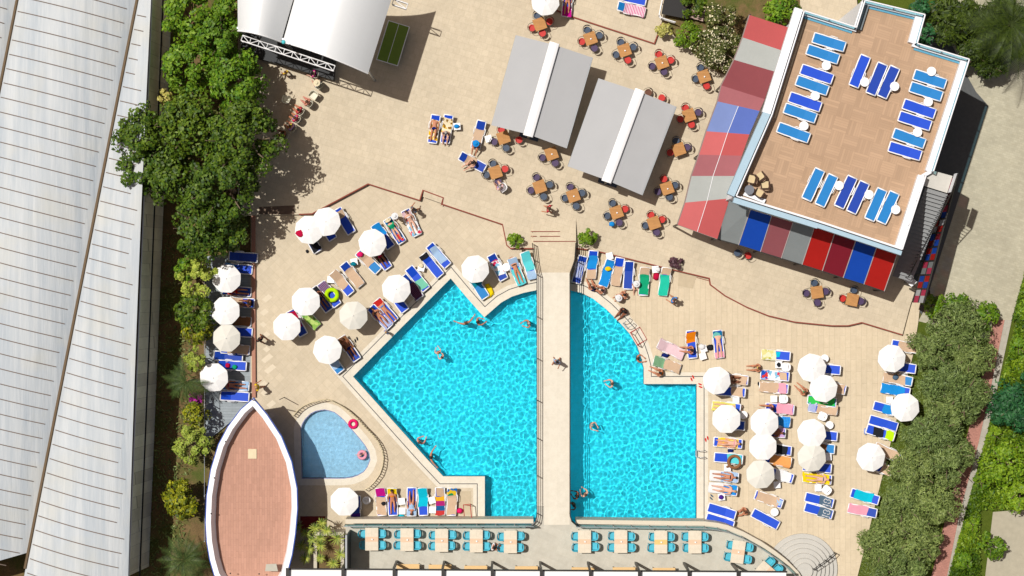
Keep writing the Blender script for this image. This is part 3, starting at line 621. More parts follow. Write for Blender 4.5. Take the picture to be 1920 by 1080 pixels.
# ================================================================ PLANTS
def leafmat(name, c1, c2, c3=None, rough=.55, trans=.13):
    g = N(name); ge = g.n("ShaderNodeNewGeometry"); c3 = c3 or c1
    col = g.ramp(ge.outputs["Random Per Island"], [(0, C(c1, .85)), (.5, C(c2, .85)), (1, C(c3, .8))]); v = g.co()
    col = g.mix(1.0, col, g.ramp(g.noise(v, .9, 3), [(.3, (.75,)*3), (.7, (1.2,)*3)]), 'MULTIPLY')
    oi = g.n("ShaderNodeObjectInfo"); col = g.mix(1.0, col, g.ramp(oi.outputs["Random"], [(0, (.8, .84, .8)), (1, (1.14, 1.08, 1.0))]), 'MULTIPLY')
    g.done(col, rough, 0, .3); tl = g.n("ShaderNodeBsdfTranslucent", Color=col); mx = g.n("ShaderNodeMixShader", i0=trans, i1=g.b.outputs[0], i2=tl.outputs[0]); g.t.links.new(mx.outputs[0], g.out.inputs[0]); return g.m
LM = dict(bright=leafmat("leaf_bright", (80, 126, 20), (124, 156, 34), (52, 98, 18)), dark=leafmat("leaf_dark", (52, 88, 18), (104, 128, 30), (34, 64, 14)), lime=leafmat("leaf_lime", (150, 172, 62), (178, 190, 84), (120, 150, 46)),
          citrus=leafmat("leaf_citrus", (66, 92, 18), (162, 164, 28), (48, 74, 16)), olive=leafmat("leaf_olive", (96, 118, 58), (144, 162, 94), (66, 88, 36)), teal=leafmat("leaf_teal", (30, 86, 52), (60, 118, 64), (26, 70, 44)),
          grass=leafmat("leaf_grassy", (92, 134, 20), (138, 168, 34), (64, 104, 18)), yellow=leafmat("leaf_yellow", (190, 184, 92), (208, 200, 120), (160, 160, 70)), oleander=leafmat("leaf_oleander", (78, 90, 36), (120, 124, 60), (56, 68, 26)), flower=leafmat("petal_cream", (232, 224, 190), (240, 232, 206), (220, 206, 160)),
          purple=leafmat("leaf_purple", (76, 50, 62), (98, 66, 78), (56, 36, 48)), magenta=leafmat("petal_magenta", (196, 40, 170), (214, 70, 190)), palm=leafmat("leaf_palm", (50, 76, 30), (88, 108, 52), (40, 60, 24)), yucca=leafmat("leaf_yucca", (110, 140, 46), (178, 186, 76), (80, 116, 40)), conifer=leafmat("leaf_conifer", (40, 60, 18), (84, 104, 26), (26, 42, 14)))
_g = LM["bank"] = leafmat("leaf_bank", (84, 122, 18), (136, 160, 34), (44, 84, 14))
for _n in _g.node_tree.nodes:
    if _n.type == "TEX_NOISE": _n.inputs["Scale"].default_value = .35; _n.inputs["Detail"].default_value = 6
    if _n.type == "VALTORGB" and _n.color_ramp.elements[0].position > .2: _n.color_ramp.elements[0].position = .4; _n.color_ramp.elements[1].position = .6; _n.color_ramp.elements[0].color = (.4, .5, .4, 1)
BARK = plain("bark", (140, 122, 100), .9, .25, 10)
def leaves(pts, nrm, ln, wd, jit):
    "numpy quads: one slightly random leaf per point, facing roughly along nrm"
    n = len(pts); nr = nrm+R_.normal(0, jit, (n, 3)); nr /= np.linalg.norm(nr, axis=1)[:, None]+1e-9
    t = R_.normal(0, 1, (n, 3)); t -= (t*nr).sum(1)[:, None]*nr; t /= np.linalg.norm(t, axis=1)[:, None]+1e-9; b = np.cross(nr, t)
    L = (ln*R_.uniform(.65, 1.3, n))[:, None]; W = (wd*R_.uniform(.7, 1.2, n))[:, None]
    v = np.stack([pts-t*L/2, pts+b*W/2-t*L*.05, pts+t*L/2, pts-b*W/2-t*L*.05], 1).reshape(-1, 3); return v
def leafmesh(name, v, mat, parent=None):
    n = len(v)//4; me = bpy.data.meshes.new(name); me.vertices.add(len(v)); me.vertices.foreach_set("co", v.astype(np.float32).ravel())
    me.loops.add(n*4); me.loops.foreach_set("vertex_index", np.arange(n*4, dtype=np.int32)); me.polygons.add(n); me.polygons.foreach_set("loop_start", np.arange(0, n*4, 4, dtype=np.int32)); me.polygons.foreach_set("loop_total", np.full(n, 4, np.int32))
    me.update(); me.validate(); me.materials.append(LM[mat] if isinstance(mat, str) else mat)
    o = bpy.data.objects.new(name, me); COL.objects.link(o)
    if parent is not None: o.parent = parent
    return o
def cloud(c, rad, nclump, nleaf, crad):
    "clumps over the upper part of a lumpy ellipsoid; returns leaf points and normals"
    d = R_.normal(0, 1, (nclump, 3)); d[:, 2] = np.abs(d[:, 2])*1.0-.25; d /= np.linalg.norm(d, axis=1)[:, None]
    cc = d*np.array(rad)*R_.uniform(.35, 1.0, nclump)[:, None]**.6; cr = crad*R_.uniform(.6, 1.35, nclump)
    k = R_.integers(0, nclump, nleaf); u = R_.normal(0, 1, (nleaf, 3)); u /= np.linalg.norm(u, axis=1)[:, None]; u[:, 2] = np.abs(u[:, 2])*.9-.15
    p = cc[k]+u*cr[k][:, None]*R_.uniform(.7, 1.05, nleaf)[:, None]; nr = u*.8+d[k]*.35+np.array([0, 0, .5])
    return p+np.array(c), nr
def tree(name, label, cat, px, py, rpx, h, kind="dark", ln=.3, wd=.17, dens=260, lift=.45, crad=.7, ell=1.0, extra=None, group=None, jit=.5, zg=0, name2="crown", rot=0, clumps=None):
    "px,py: crown centre in the photo; rpx: radius in photo pixels; h: height of the top"
    r = rpx/S; hm = zg+(h-zg)*.62; q = P(px, py, hm); e = empty(name, (q.x, q.y, zg), rot, label, cat, group)
    hh = h-zg; rz = hh*(1-lift); ncl = clumps or int(14+r*r*7); nl = int(dens*r*r*ell); crad = crad*.85
    p, nr = cloud((0, 0, hh*lift), (r*.8*max(1, ell), r*.8*min(1, ell) if ell < 1 else r*.8, rz*.72), ncl, nl, crad*min(1, r*.45))
    leafmesh(name2, leaves(p, nr, ln, wd, jit), kind, e)
    if extra:
        km, fr, l2 = extra; m = int(nl*fr); idx = R_.permutation(len(p))[:m]; leafmesh("blossom", leaves(p[idx]+nr[idx]*.06, nr[idx], l2, l2*.8, .5), km, e)
    mb = MB(); tr = max(.04, r*.055); mb.tube([(0, 0, 0), (.05*r, .03, hh*.3), (0, 0, hh*.55)], tr*1.3, 7, r2=tr*.7)
    for i in range(6):
        a = i*1.05+random.random()*.5; mb.tube([(0, 0, hh*.3), (math.cos(a)*r*.35, math.sin(a)*r*.35, hh*.55), (math.cos(a)*r*.68, math.sin(a)*r*.68, hh*.72)], tr*.6, 5, r2=tr*.2)
    mb.build("trunk", BARK, e); return e
tg = "broad leaved trees beside the greenhouse"
for a in [("bright green tree at the top of the hedge, beside the left tent", 352, 28, 58, 6.5, "bright"), ("bright green tree touching the edge of the left tent roof", 410, 70, 52, 6.5, "bright"), ("bright green tree leaning to the greenhouse, below the top one", 352, 125, 58, 6.6, "bright"),
          ("bright green tree overhanging the seated group by the stage", 440, 150, 66, 6.8, "bright"), ("dark tree reaching over the greenhouse gutter", 262, 250, 58, 7.2, "dark"), ("dark tree hanging over the greenhouse edge, lower branch", 262, 318, 52, 6.8, "dark"), ("large dark tree in the middle of the hedge", 350, 232, 72, 8, "dark"),
          ("dark green tree shading the upper terrace", 450, 262, 82, 9.5, "dark"), ("dark tree below the one over the greenhouse", 318, 325, 62, 7, "dark"), ("dark green tree casting its shade on the brown steps", 415, 350, 80, 8.6, "dark"), ("lowest dark tree of the hedge, above the first umbrella", 378, 425, 70, 6.6, "dark"), ("small dark tree beside the terracotta kerb", 428, 440, 42, 5.2, "dark")]:
    tree("broadleaf_tree", a[0], "tree", a[1], a[2], a[3], a[4], a[5], .27 if a[5] == "bright" else .25, .18, 620, .5, .62, group=tg)
tree("flowering_shrub", "pale yellow flowering shrub between the tall trees and the greenhouse", "shrub", 308, 182, 17, 4.6, "yellow", .2, .15, 900)
tree("hedge_tree", "round lime and green tree beside the topmost left umbrella", "tree", 366, 520, 46, 4.6, "lime", .17, .13, 1000, crad=.5)
tree("hedge_tree", "bright green shrub growing through the lime tree near the first umbrella", "shrub", 345, 505, 24, 4.9, "bright", .2, .14, 900)
tree("hedge_tree", "dark citrus tree between the lime trees, beside the second left umbrella", "tree", 360, 585, 42, 4.2, "dark", .26, .17, 620)
tree("hedge_tree", "yellow speckled citrus shrub beside the third left umbrella", "shrub", 366, 618, 30, 4.2, "citrus", .24, .16, 700)
tree("hedge_tree", "small pale lime tree above the palm", "tree", 366, 674, 27, 4.2, "lime", .16, .12, 1100, crad=.45)
tree("bougainvillea", "small bush with magenta blossom above the boat bow", "shrub", 366, 748, 15, 2.6, "magenta", .16, .14, 700)
tree("hedge_tree", "olive green bush left of the boat bow, under the magenta bush", "shrub", 364, 778, 30, 3.4, "citrus", .22, .14, 520)
tree("hedge_tree", "round lime tree standing left of the boat", "tree", 357, 835, 42, 4.6, "lime", .16, .12, 1100, crad=.5)
tree("hedge_tree", "round yellow green citrus tree near the wide part of the boat", "tree", 342, 936, 42, 4.6, "citrus", .26, .18, 760)
tree("garden_bush", "bush at the corner of the stairwell with pale yellow leaves", "shrub", 1245, 56, 17, 1.8, "yellow", .2, .15, 900, zg=U)
tree("garden_bush", "bright green bush beside the pale yellow one", "shrub", 1290, 68, 29, 2.8, "grass", .18, .12, 900, zg=U)
tree("oleander", "large oleander with cream blossom at the head of the awning", "shrub", 1352, 88, 56, 4.0, "oleander", .2, .09, 1100, crad=.5, extra=("flower", .16, .13), zg=U)
tree("oleander", "smaller oleander with few blossoms above the large one", "shrub", 1352, 36, 42, 3.4, "oleander", .2, .09, 900, crad=.5, extra=("flower", .05, .13), zg=U)
tree("garden_bush", "dark bush at the top edge beside the stairwell", "shrub", 1300, 6, 30, 2.4, "dark", .24, .16, 500, zg=U)
tree("garden_bush", "leafy green bush against the west wall of the building", "shrub", 1465, 18, 38, 3.0, "bright", .3, .16, 520, zg=U)
tree("terrace_bush", "round green bush in the corner planter left of the bridge ramp", "shrub", 966, 452, 17, 1.5, "grass", .2, .13, 1000, zg=U)
tree("terrace_bush", "green bush right of the bridge ramp", "shrub", 1102, 446, 20, 1.9, "grass", .22, .14, 900, zg=.2)
tree("purple_bush", "dark purple bush on the step above the green loungers", "shrub", 1268, 492, 15, 1.2, "purple", .2, .1, 1400, zg=.1)
tree("garden_bush", "bright green shrub at the foot of the panel screen", "shrub", 1752, 574, 26, 2.6, "bright", .26, .17, 620, name2="crown")
tree("garden_bush", "bright green shrub right of the panel screen foot", "shrub", 1797, 574, 30, 2.4, "bright", .26, .17, 620)
tree("garden_bush", "bright green shrub at the head of the brick path", "shrub", 1846, 592, 32, 2.4, "bright", .26, .17, 620)
for a in [("topmost olive tree, beside the driveway shrubs", 1806, 615, 55, 4.5), ("small olive tree behind the top right umbrella", 1752, 652, 40, 3.6), ("olive tree filling the middle of the row, below the lawn umbrella", 1775, 775, 42, 4.0), ("olive tree at the right edge of the row, below the topmost", 1826, 668, 42, 4), ("olive tree behind the blue towelled lounger", 1772, 712, 44, 4), ("olive tree touching the brick path, level with the lower umbrella", 1815, 745, 50, 4.2),
          ("olive tree over the shaded part of the brick path", 1752, 812, 52, 4.3), ("olive tree right of the black and lime lounger", 1786, 866, 46, 4.2), ("olive tree behind the lowest umbrella of the right row", 1718, 880, 52, 4.2), ("olive tree beside the cyan lounger", 1698, 948, 50, 4.1), ("olive tree next to the lower brick path", 1762, 940, 44, 4.2),
          ("olive tree in the lower right corner of the deck", 1662, 1020, 50, 4.1), ("olive tree at the foot of the row beside the path", 1722, 1012, 50, 4.3), ("lowest olive tree, cut by the picture edge", 1690, 1072, 52, 4.1)]:
    tree("olive_tree", a[0], "olive tree", a[1], a[2], a[3]+3, a[4]*random.uniform(.85, 1.2), "olive", .3, .08, 1500, .4, .72, group="olive trees along the deck", jit=.75)
tree("broadleaf_tree", "dark teal green tree beyond the kerb on the right edge", "tree", 1908, 762, 54, 3.6, "teal", .3, .13, 620, group="trees beyond the path")
tree("broadleaf_tree", "yellow green tree below the teal one on the right edge", "tree", 1888, 868, 52, 4.0, "grass", .24, .14, 760, group="trees beyond the path")
tree("broadleaf_tree", "yellow green tree at the right edge above the yard", "tree", 1922, 920, 46, 4.0, "grass", .24, .14, 760, group="trees beyond the path")
tree("garden_bush", "dense green bush standing in the pale yard", "shrub", 1862, 1024, 28, 2.4, "bright", .22, .15, 900)
for lab, x, y, r_, k_ in [("low bush high on the green bank beside the driveway", 1928, 585, 24, "grass"), ("rounded bush on the green bank, level with the first olive", 1912, 650, 22, "bright"), ("dark bush at the picture edge above the teal tree", 1934, 700, 24, "teal"), ("small bush at the kerb below the teal tree", 1866, 815, 18, "grass"), ("small dark bush on the bank beside the yard", 1842, 905, 18, "bright"), ("low bush at the kerb near the pale yard", 1826, 985, 17, "grass"), ("lowest bush on the green bank", 1808, 1052, 20, "bright")]:
    tree("bank_bush", lab, "shrub", x, y, r_, 1.3, k_, .22, .13, 900, group="low bushes on the green bank")
# ground cover strip beyond the kerb
mk = []
while len(mk) < 16000:
    y = R_.uniform(500, 1100); x = R_.uniform(0, 1)**1.6*80+(1908-(y-600)*.268 if y > 600 else 1925-(y-500)*.27); mk.append((x, y)) if x < 1945 and not (y > 955 and x > 1836) else None
q = np.array([P(x, y, .1) for x, y in mk]); q[:, 2] = R_.uniform(0, .5, len(q)); o = leafmesh("ground_cover", leaves(q, np.tile([0, 0, 1.], (len(q), 1)), .26, .12, .9), "bank"); tag(o, "bright green ground cover plants beyond the kerb", "ground cover", kind="stuff")
def scatter(name, poly, n, z, ln, wd, mat, label, hgt=.06):
    xs = [p[0] for p in poly]; ys = [p[1] for p in poly]; out = []
    def inside(x, y):
        r = False; j = len(poly)-1
        for i in range(len(poly)):
            a, b = poly[i], poly[j]
            if (a[1] > y) != (b[1] > y) and x < (b[0]-a[0])*(y-a[1])/(b[1]-a[1])+a[0]: r = not r
            j = i
        return r
    while len(out) < n:
        x, y = R_.uniform(min(xs), max(xs)), R_.uniform(min(ys), max(ys))
        if inside(x, y): out.append(P(x, y, z))
    q = np.array(out); q[:, 2] = z+R_.uniform(0, hgt, len(q)); o = leafmesh(name, leaves(q, np.tile([0, 0, 1.], (len(q), 1)), ln, wd, .9), mat); tag(o, label, "grass", kind="stuff")
scatter("grass", [(1722, 640), (1760, 640), (1770, 740), (1720, 860), (1650, 1080), (1608, 1078), (1669, 838), (1712, 668)], 5000, -.1, .22, .05, "olive", "mown grass strip between the deck and the olive trees")
scatter("weeds", [(300, 440), (345, 440), (372, 700), (340, 1080), (262, 1080), (285, 700)], 2200, -.18, .3, .07, "olive", "sparse weeds on the shaded soil beside the greenhouse", .3)
def blades(e, n, L, wd, mat, z0, up=.45, droop=.5, name="frond", seg=5, spread=PI*2, a0=0):
    "long arching leaves from one point"
    vs = []; 
    V = []; F = []
    for i in range(n):
        a = a0+spread*(i+random.random()*.7)/n; l = L*random.uniform(.75, 1.15); u = up*random.uniform(.4, 1.3); k = len(V)
        for s_ in range(seg+1):
            t = s_/seg; r = l*t; z = z0+u*l*t-droop*l*t*t; w_ = wd*(math.sin(PI*min(1, t*.9+.12))**.7)*.5
            c = Vector((math.cos(a)*r, math.sin(a)*r, z)); n_ = Vector((-math.sin(a), math.cos(a), 0))*w_
            V += [c-n_, c+n_]
        for s_ in range(seg): F.append((k+2*s_, k+2*s_+1, k+2*s_+3, k+2*s_+2))
    return link(name, V, F, LM[mat], e)
def palm(label, px, py, L, h, mat, n=16, feather=True, cat="palm", zg=0, nm="palm_tree", spread=PI*2, a0=0, group=None):
    q = P(px, py, h); e = empty(nm, (q.x, q.y, zg), 0, label, cat, group)
    hh = h-zg; MB().tube([(0, 0, 0), (.03, .02, hh*.5), (0, 0, hh)], .09 if feather else .05, 7, r2=.06 if feather else .04).build("trunk", BARK, e)
    if not feather: blades(e, n, L*.82, .05, mat, hh, .75, .6, "leaf_rosette"); return e
    V = []; F = []; rs = []
    for i in range(n):
        a = a0+spread*i/n+random.uniform(-.1, .1); u = random.uniform(.2, .9); l = L*random.uniform(.8, 1.1)
        pt = lambda t: Vector((math.cos(a)*l*t, math.sin(a)*l*t, hh+u*l*t-.75*l*t*t)); rs.append([pt(t/6) for t in range(7)])
        for s_ in range(3, 34):
            t = s_/34; c = pt(t); d = (pt(min(1, t+.03))-c).normalized()
            for sd in (-1, 1):
                nn = Vector((-math.sin(a), math.cos(a), 0))*sd; ll = l*.26*math.sin(PI*min(.96, t*.85+.15)); tip = c+nn*ll*.75+d*ll*.6-Vector((0, 0, ll*.25)); k = len(V)
                V += [c-d*.02, c+d*.02, tip]; F.append((k, k+1, k+2))
    link("frond", V, F, LM[mat], e); mb = MB()
    for r_ in rs: mb.tube(r_, .02, 4, r2=.006)
    mb.build("frond_stem", plain("palm_stem", (66, 80, 34), .7), e); return e
palm("dusky palm leaning from the dark soil beside the hedge", 350, 716, 1.7, 2.6, "palm", 13, spread=PI*1.5, a0=PI*.6)
palm("feathery grey green palm at the foot of the hedge", 345, 1050, 1.9, 2.2, "palm", 18)
palm("large drooping dark conifer like palm beside the driveway", 1896, 46, 3.3, 5.6, "conifer", 34)
tree("conifer", "dense dark conifer crown at the upper right corner", "tree", 1886, 50, 66, 5.4, "conifer", .7, .12, 1900, .35, .7, jit=.6)
tree("conifer", "dark fir between the building and the drooping conifer palm", "tree", 1828, 96, 36, 3.6, "conifer", .45, .14, 1200)
tree("broadleaf_tree", "small bright tree squeezed behind the left tent", "tree", 432, 14, 40, 6.0, "bright", .27, .18, 620, group=tg)
tree("conifer", "dark fir added for shade at the corner of the driveway, lowest of the firs", "tree", 1860, 118, 34, 3.4, "conifer", .45, .14, 1200)  # added fir, stands in for a tree's dark shadow on the driveway
tree("ivy_hedge", "narrow ivy hedge along the building beside the roof deck corner", "hedge", 1738, 62, 20, 4.5, "teal", .22, .16, 800)
tree("ivy_hedge", "ivy hedge at the top edge behind the roof deck corner", "hedge", 1732, 12, 24, 4.5, "teal", .22, .16, 700)
tree("conifer", "tall dark fir in the shade behind the building", "tree", 1786, 30, 50, 4.0, "conifer", .45, .14, 1300, .5, .8)
gy = "yuccas in the stone planter"
for i, (x, y, h, l) in enumerate([(558, 986, 2.6, .5), (603, 980, 2.4, .5), (573, 1000, 2.6, .55), (591, 990, 2.6, .6), (584, 1012, 2.4, .5), (600, 1009, 2.8, .6), (632, 1009, 3.0, .75), (564, 1023, 2.4, .6), (579, 1029, 2.2, .55), (601, 1023, 2.8, .6), (638, 1039, 2.8, .65), (601, 1046, 2.3, .5), (571, 1047, 2.2, .55), (625, 1056, 2.3, .6), (612, 995, 2.6, .55)]):
    palm(["small yucca leaning out over the boat side", "yucca at the upper rim of the planter, by the red carpet", "yellowish yucca near the boat, upper row", "yucca with long pale leaves above the planter wall", "small yucca on the left planter wall", "dark yucca in the planter centre, upper one", "wide yellow green yucca by the right planter wall", "star shaped yucca closest to the boat rail", "yucca between the boat rail and the planter wall", "lower dark yucca in the planter centre",
          "yucca by the right wall, below the wide one", "yucca over bare soil, lower left in the planter", "lowest yucca on the boat side of the wall", "lowest yucca inside the planter, near the awning", "deep green yucca at the planter's upper right"][i], x, y, l, h*.9, "yucca", 20, False, "yucca", 0, "yucca", group=gy)

# ================================================================ FURNITURE
BLUE = plain("sling_blue", (16, 78, 214), .6, .06, 4); LBLUE = plain("sling_light_blue", (22, 132, 206), .6, .07, 4); NAVY = plain("sling_deep_blue", (14, 66, 176), .6, .06, 4); BEIGE = plain("beige_mesh", (206, 178, 150), .8, .06, 6)
CHC = dict(red=plain("seat_red", (206, 44, 36), .45, .08), blue=plain("seat_steel_blue", (66, 82, 104), .45, .08), purple=plain("seat_purple", (78, 58, 98), .5, .08), turq=plain("shell_turquoise", (84, 192, 214), .4, .05), brown=plain("seat_brown", (110, 66, 44), .6), black=plain("seat_black", (40, 42, 46), .5))
BEZ = plain("bent_metal_frame", (92, 84, 74), .4, .1, metal=.2); WOOD = paving("table_wood", (205, 150, 92), .3, 2, .1, .85, .3, .07, .1); WOODP = paving("pale_table_wood", (240, 228, 206), 1.57, 2.2, .37, .9, .5, .02, .03); PEACH = plain("peach_runner", (238, 204, 172), .7)
def lounger(raised):
    fr = MB(); L = 1.95; w_ = .66; y0 = -L/2; yh = .25; ang = math.radians(26 if raised else 3)
    yb = L/2-yh; by = lambda t: (yh+yb*t*math.cos(ang), .31+yb*t*math.sin(ang))
    for sx in (-1, 1):
        x = sx*(w_/2-.03); prev = None
        pts = [(x*.94, y0+.02, .3), (x, y0+.12, .31), (x*1.03, -.45, .33), (x*.98, -.1, .31), (x*1.02, yh, .32), (x, *by(.5)), (x*.97, by(1)[0], by(1)[1])]
        fr.tube(pts, .042, 6)
    fr.box((0, y0+.03, .3), (w_-.06, .08, .05)); e_ = by(1); fr.box((0, e_[0], e_[1]), (w_-.06, .07, .05)); fr.box((0, yh, .29), (w_-.06, .05, .03))
    for sx in (-1, 1): fr.tube([(sx*(w_/2), -.05, .32), (sx*(w_/2+.05), .05, .42), (sx*(w_/2+.05), .4, .43), (sx*(w_/2), .5, .34)], .025, 5)
    se = MB().box((0, (y0+yh)/2+.045, .335), (w_-.12, yh-y0-.05, .03)); bk = MB(); r = Matrix.Rotation(ang, 3, 'X')
    m_ = by(.5); bk.box((0, m_[0]-.01, m_[1]+.022), (w_-.12, yb-.05, .028), r)
    parts = [("frame", mesh_of(fr, "lounger_frame", WHITE, True), None), ("seat", mesh_of(se, "lounger_seat", BLUE), None), ("backrest", mesh_of(bk, "lounger_backrest", BLUE), None)]
    for sx in (-1, 1):
        for yy in (-.72, .55): parts.append(("leg", mesh_of(MB().tube([(sx*.27, yy, .31), (sx*.29, yy+(.05 if yy > 0 else -.05), 0)], .03, 5), "lounger_leg", WHITE), None))
    return Proto("sun_lounger", parts)
LR, LF = lounger(True), lounger(False)
def tubchair():
    leg = [("leg", mesh_of(MB().tube([(sx*.17, sy*.16, .44), (sx*.21, sy*.2, 0)], .014, 5), "chair_leg", BEZ), None) for sx in (-1, 1) for sy in (-1, 1)]
    seat = MB().prism([(math.cos(a)*.235*(1 if math.sin(a) < 0 else 1.02), math.sin(a)*.225) for a in [i*PI/8 for i in range(16)]], .42, .46)
    arc = [(math.cos(a)*.27, math.sin(a)*.27) for a in [PI+PI*i/14+0 for i in range(15)]]; vs = []
    for x, y in arc: vs += [(x*.98, y*.98, .56), (x*1.04, y*1.08, .78)]
    bk = MB().add(vs, [(2*i, 2*i+2, 2*i+3, 2*i+1) for i in range(3, 11)])
    fr = MB().tube([(x*1.06, y*1.1, .79-.14*max(0, math.sin(a_))) for (x, y), a_ in zip([(.27, .2)]+[(math.cos(a)*.27, math.sin(a)*.27) for a in [-PI*i/14 for i in range(15)]]+[(-.27, .2)], [.6]+[0]*15+[.6])], .016, 5)
    return Proto("bistro_chair", [("seat", mesh_of(seat, "chair_seat", CHC["red"]), None), ("backrest", mesh_of(bk, "chair_back", CHC["red"]), None), ("rail", mesh_of(fr, "chair_rail", BEZ, True), None)]+leg)
TUB = tubchair()
def shell(mat, nm, w_=.25, seatmat=None):
    seat = MB().box((0, .02, .44), (w_*1.75, .42, .035)); vs = []
    prof = [(-w_, .2), (-w_*1.02, 0), (-w_*.98, -.14), (-w_*.7, -.24), (-w_*.3, -.27), (w_*.3, -.27), (w_*.7, -.24), (w_*.98, -.14), (w_*1.02, 0), (w_, .2)]
    for i, (x, y) in enumerate(prof): vs += [(x*.88, y*.88+.01, .44), (x*1.04, y*1.06, .64+.18*math.sin(PI*i/9)**.8), (x*1.12, y*1.14, .64+.18*math.sin(PI*i/9)**.8), (x, y, .44)]
    fs = []
    for i in range(9):
        for k in range(3): fs.append((4*i+k, 4*i+k+1, 4*i+k+5, 4*i+k+4))
    leg = [("leg", mesh_of(MB().tube([(sx*.18, sy*.17, .44), (sx*.22, sy*.21, 0)], .016, 5), "chair_leg", mat), None) for sx in (-1, 1) for sy in (-1, 1)]
    return Proto(nm, [("seat", mesh_of(seat, "shell_seat", seatmat or mat, bevel=.012), None), ("backrest", mesh_of(MB().add(vs, fs), "shell_back", mat, True), None)]+leg)
SHT = shell(CHC["turq"], "armchair"); SHW = shell(WHITE, "plastic_armchair"); SHB = shell(plain("wicker_brown", (84, 60, 48), .8, .2, 30), "wicker_armchair", .27, plain("cushion_cream", (226, 204, 160), .8)); SHC = shell(plain("plastic_cream", (230, 226, 204), .5), "plastic_armchair")
def stdtable(nm, sx, sy, h, top, leg, rnd=False, n=4):
    t = MB().lathe([(sx/2-.02, h-.03), (sx/2, h-.015), (sx/2, h), (0.0, h)], 20) if rnd else MB().box((0, 0, h-.015), (sx, sy, .03))
    ps = [("tabletop", mesh_of(t, nm+"_top", top, bevel=0 if rnd else .008), None)]
    for a in (-1, 1):
        for b in (-1, 1): ps.append(("leg", mesh_of(MB().tube([(a*(sx/2-.08)*(.7 if rnd else 1), b*(sy/2-.08)*(.7 if rnd else 1), h-.03), (a*(sx/2-.06)*(.75 if rnd else 1), b*(sy/2-.06)*(.75 if rnd else 1), 0)], .02, 5), nm+"_leg", leg), None))
    return Proto(nm, ps)
TWOOD = stdtable("bistro_table", .8, .8, .74, WOOD, METAL); TSIDE = stdtable("side_table", .42, .42, .4, WHITE, WHITE); TRND = stdtable("round_side_table", .5, .5, .45, WHITE, WHITE, True); TGLS = stdtable("round_glass_table", .6, .6, .7, plain("frosted_glass", (130, 134, 142), .2), METAL, True)
TD = stdtable("dining_table", .86, 1.5, .75, WOODP, METAL)
def umbrella():
    r = .95; hp = [];  cv = [(0, 0, 2.34)]; cf = []
    for ring, (rr, z) in enumerate(((.33, 2.28), (.64, 2.18), (1.0, 2.04))):
        for k in range(16):
            a = PI/8*k+PI/8; f = 1.0 if k % 2 == 0 else .945; sag = 0 if k % 2 == 0 else -.008*(ring+1); cv.append((math.cos(a)*r*rr*f, math.sin(a)*r*rr*f, z+sag))
    for k in range(16):
        cf.append((0, 1+k, 1+(k+1) % 16))
        for q in range(2): a = 1+q*16; cf.append((a+k, a+16+k, a+16+(k+1) % 16, a+(k+1) % 16))
    vl = MB()
    for k in range(16):
        a, b = Vector(cv[33+k]), Vector(cv[33+(k+1) % 16]); vl.add([a, b, b-Vector((0, 0, .1)), a-Vector((0, 0, .1))], [(0, 1, 2, 3)])
    m = MB().add(cv, cf); rb = MB()
    for k in range(8): a = PI/4*k+PI/8; rb.tube([(0, 0, 2.28), (math.cos(a)*r, math.sin(a)*r, 1.99)], .012, 4)
    me = bpy.data.meshes.new("umbrella_canopy"); me.from_pydata(cv, [], cf); me.materials.append(UMBR)
    me2 = mesh_of(vl, "umbrella_valance", UMBR)
    return Proto("beach_umbrella", [("canopy", me, None), ("valance", me2, 0), ("rib_frame", mesh_of(rb, "umbrella_ribs", STEEL), None), ("pole", mesh_of(MB().tube([(0, 0, 0), (0, 0, 2.34)], .022, 8), "umbrella_pole", WHITE), None), ("base", mesh_of(MB().lathe([(.24, 0), (.24, .08), (.08, .12), (.03, .3)], 14), "umbrella_base", GREYP), None), ("finial", mesh_of(MB().lathe([(.03, 2.33), (.035, 2.37), (.01, 2.41)], 8), "umbrella_finial", WHITE), None)])
UM = umbrella()
# ---------------------------------------------------------------- towels, cloth patterns
def cloth(name, fn):
    if name in MATS: return MATS[name]
    g = N(name); v = g.co(); col = fn(g, v); g.bump(g.noise(v, 9, 3), .5, .03); return g.done(col, .9, 0, .1)
def stripes(c1, c2, sc=8, rot=0, edge=.5): return lambda g, v: g.mix(g.ramp(g.n("ShaderNodeTexWave", Vector=g.co(rot), Scale=sc, _bands_direction='X').outputs[1], [(edge-.04, (0, 0, 0)), (edge+.04, (1, 1, 1))]), C(c1), C(c2))
def printed(c1, c2, c3, sc=7): return lambda g, v: g.ramp(g.n("ShaderNodeTexVoronoi", Vector=v, Scale=sc).outputs[1], [(.0, C(c1)), (.4, C(c2)), (.7, C(c3))], 'CONSTANT')
def plaid(c1, c2): return lambda g, v: g.mix(g.math('MULTIPLY', g.ramp(g.n("ShaderNodeTexWave", Vector=v, Scale=3.2, _bands_direction='X').outputs[1], [(.4, (0, 0, 0)), (.6, (1, 1, 1))]), .5), g.mix(g.ramp(g.n("ShaderNodeTexWave", Vector=v, Scale=3.2, _bands_direction='Y').outputs[1], [(.4, (0, 0, 0)), (.6, (1, 1, 1))]), C(c1), sh(C(c1), 1.7)), C(c2))
def multi(stops): return lambda g, v: g.ramp(g.n("ShaderNodeSeparateXYZ", Vector=g.n("ShaderNodeMapping", Vector=g.tc.outputs[0]).outputs[0]).outputs[1], [(p, C(c)) for p, c in stops], 'CONSTANT')
def solid(c): return lambda g, v: g.mix(g.noise(v, 2.5), sh(C(c), .88), sh(C(c), 1.1))
CT = {}
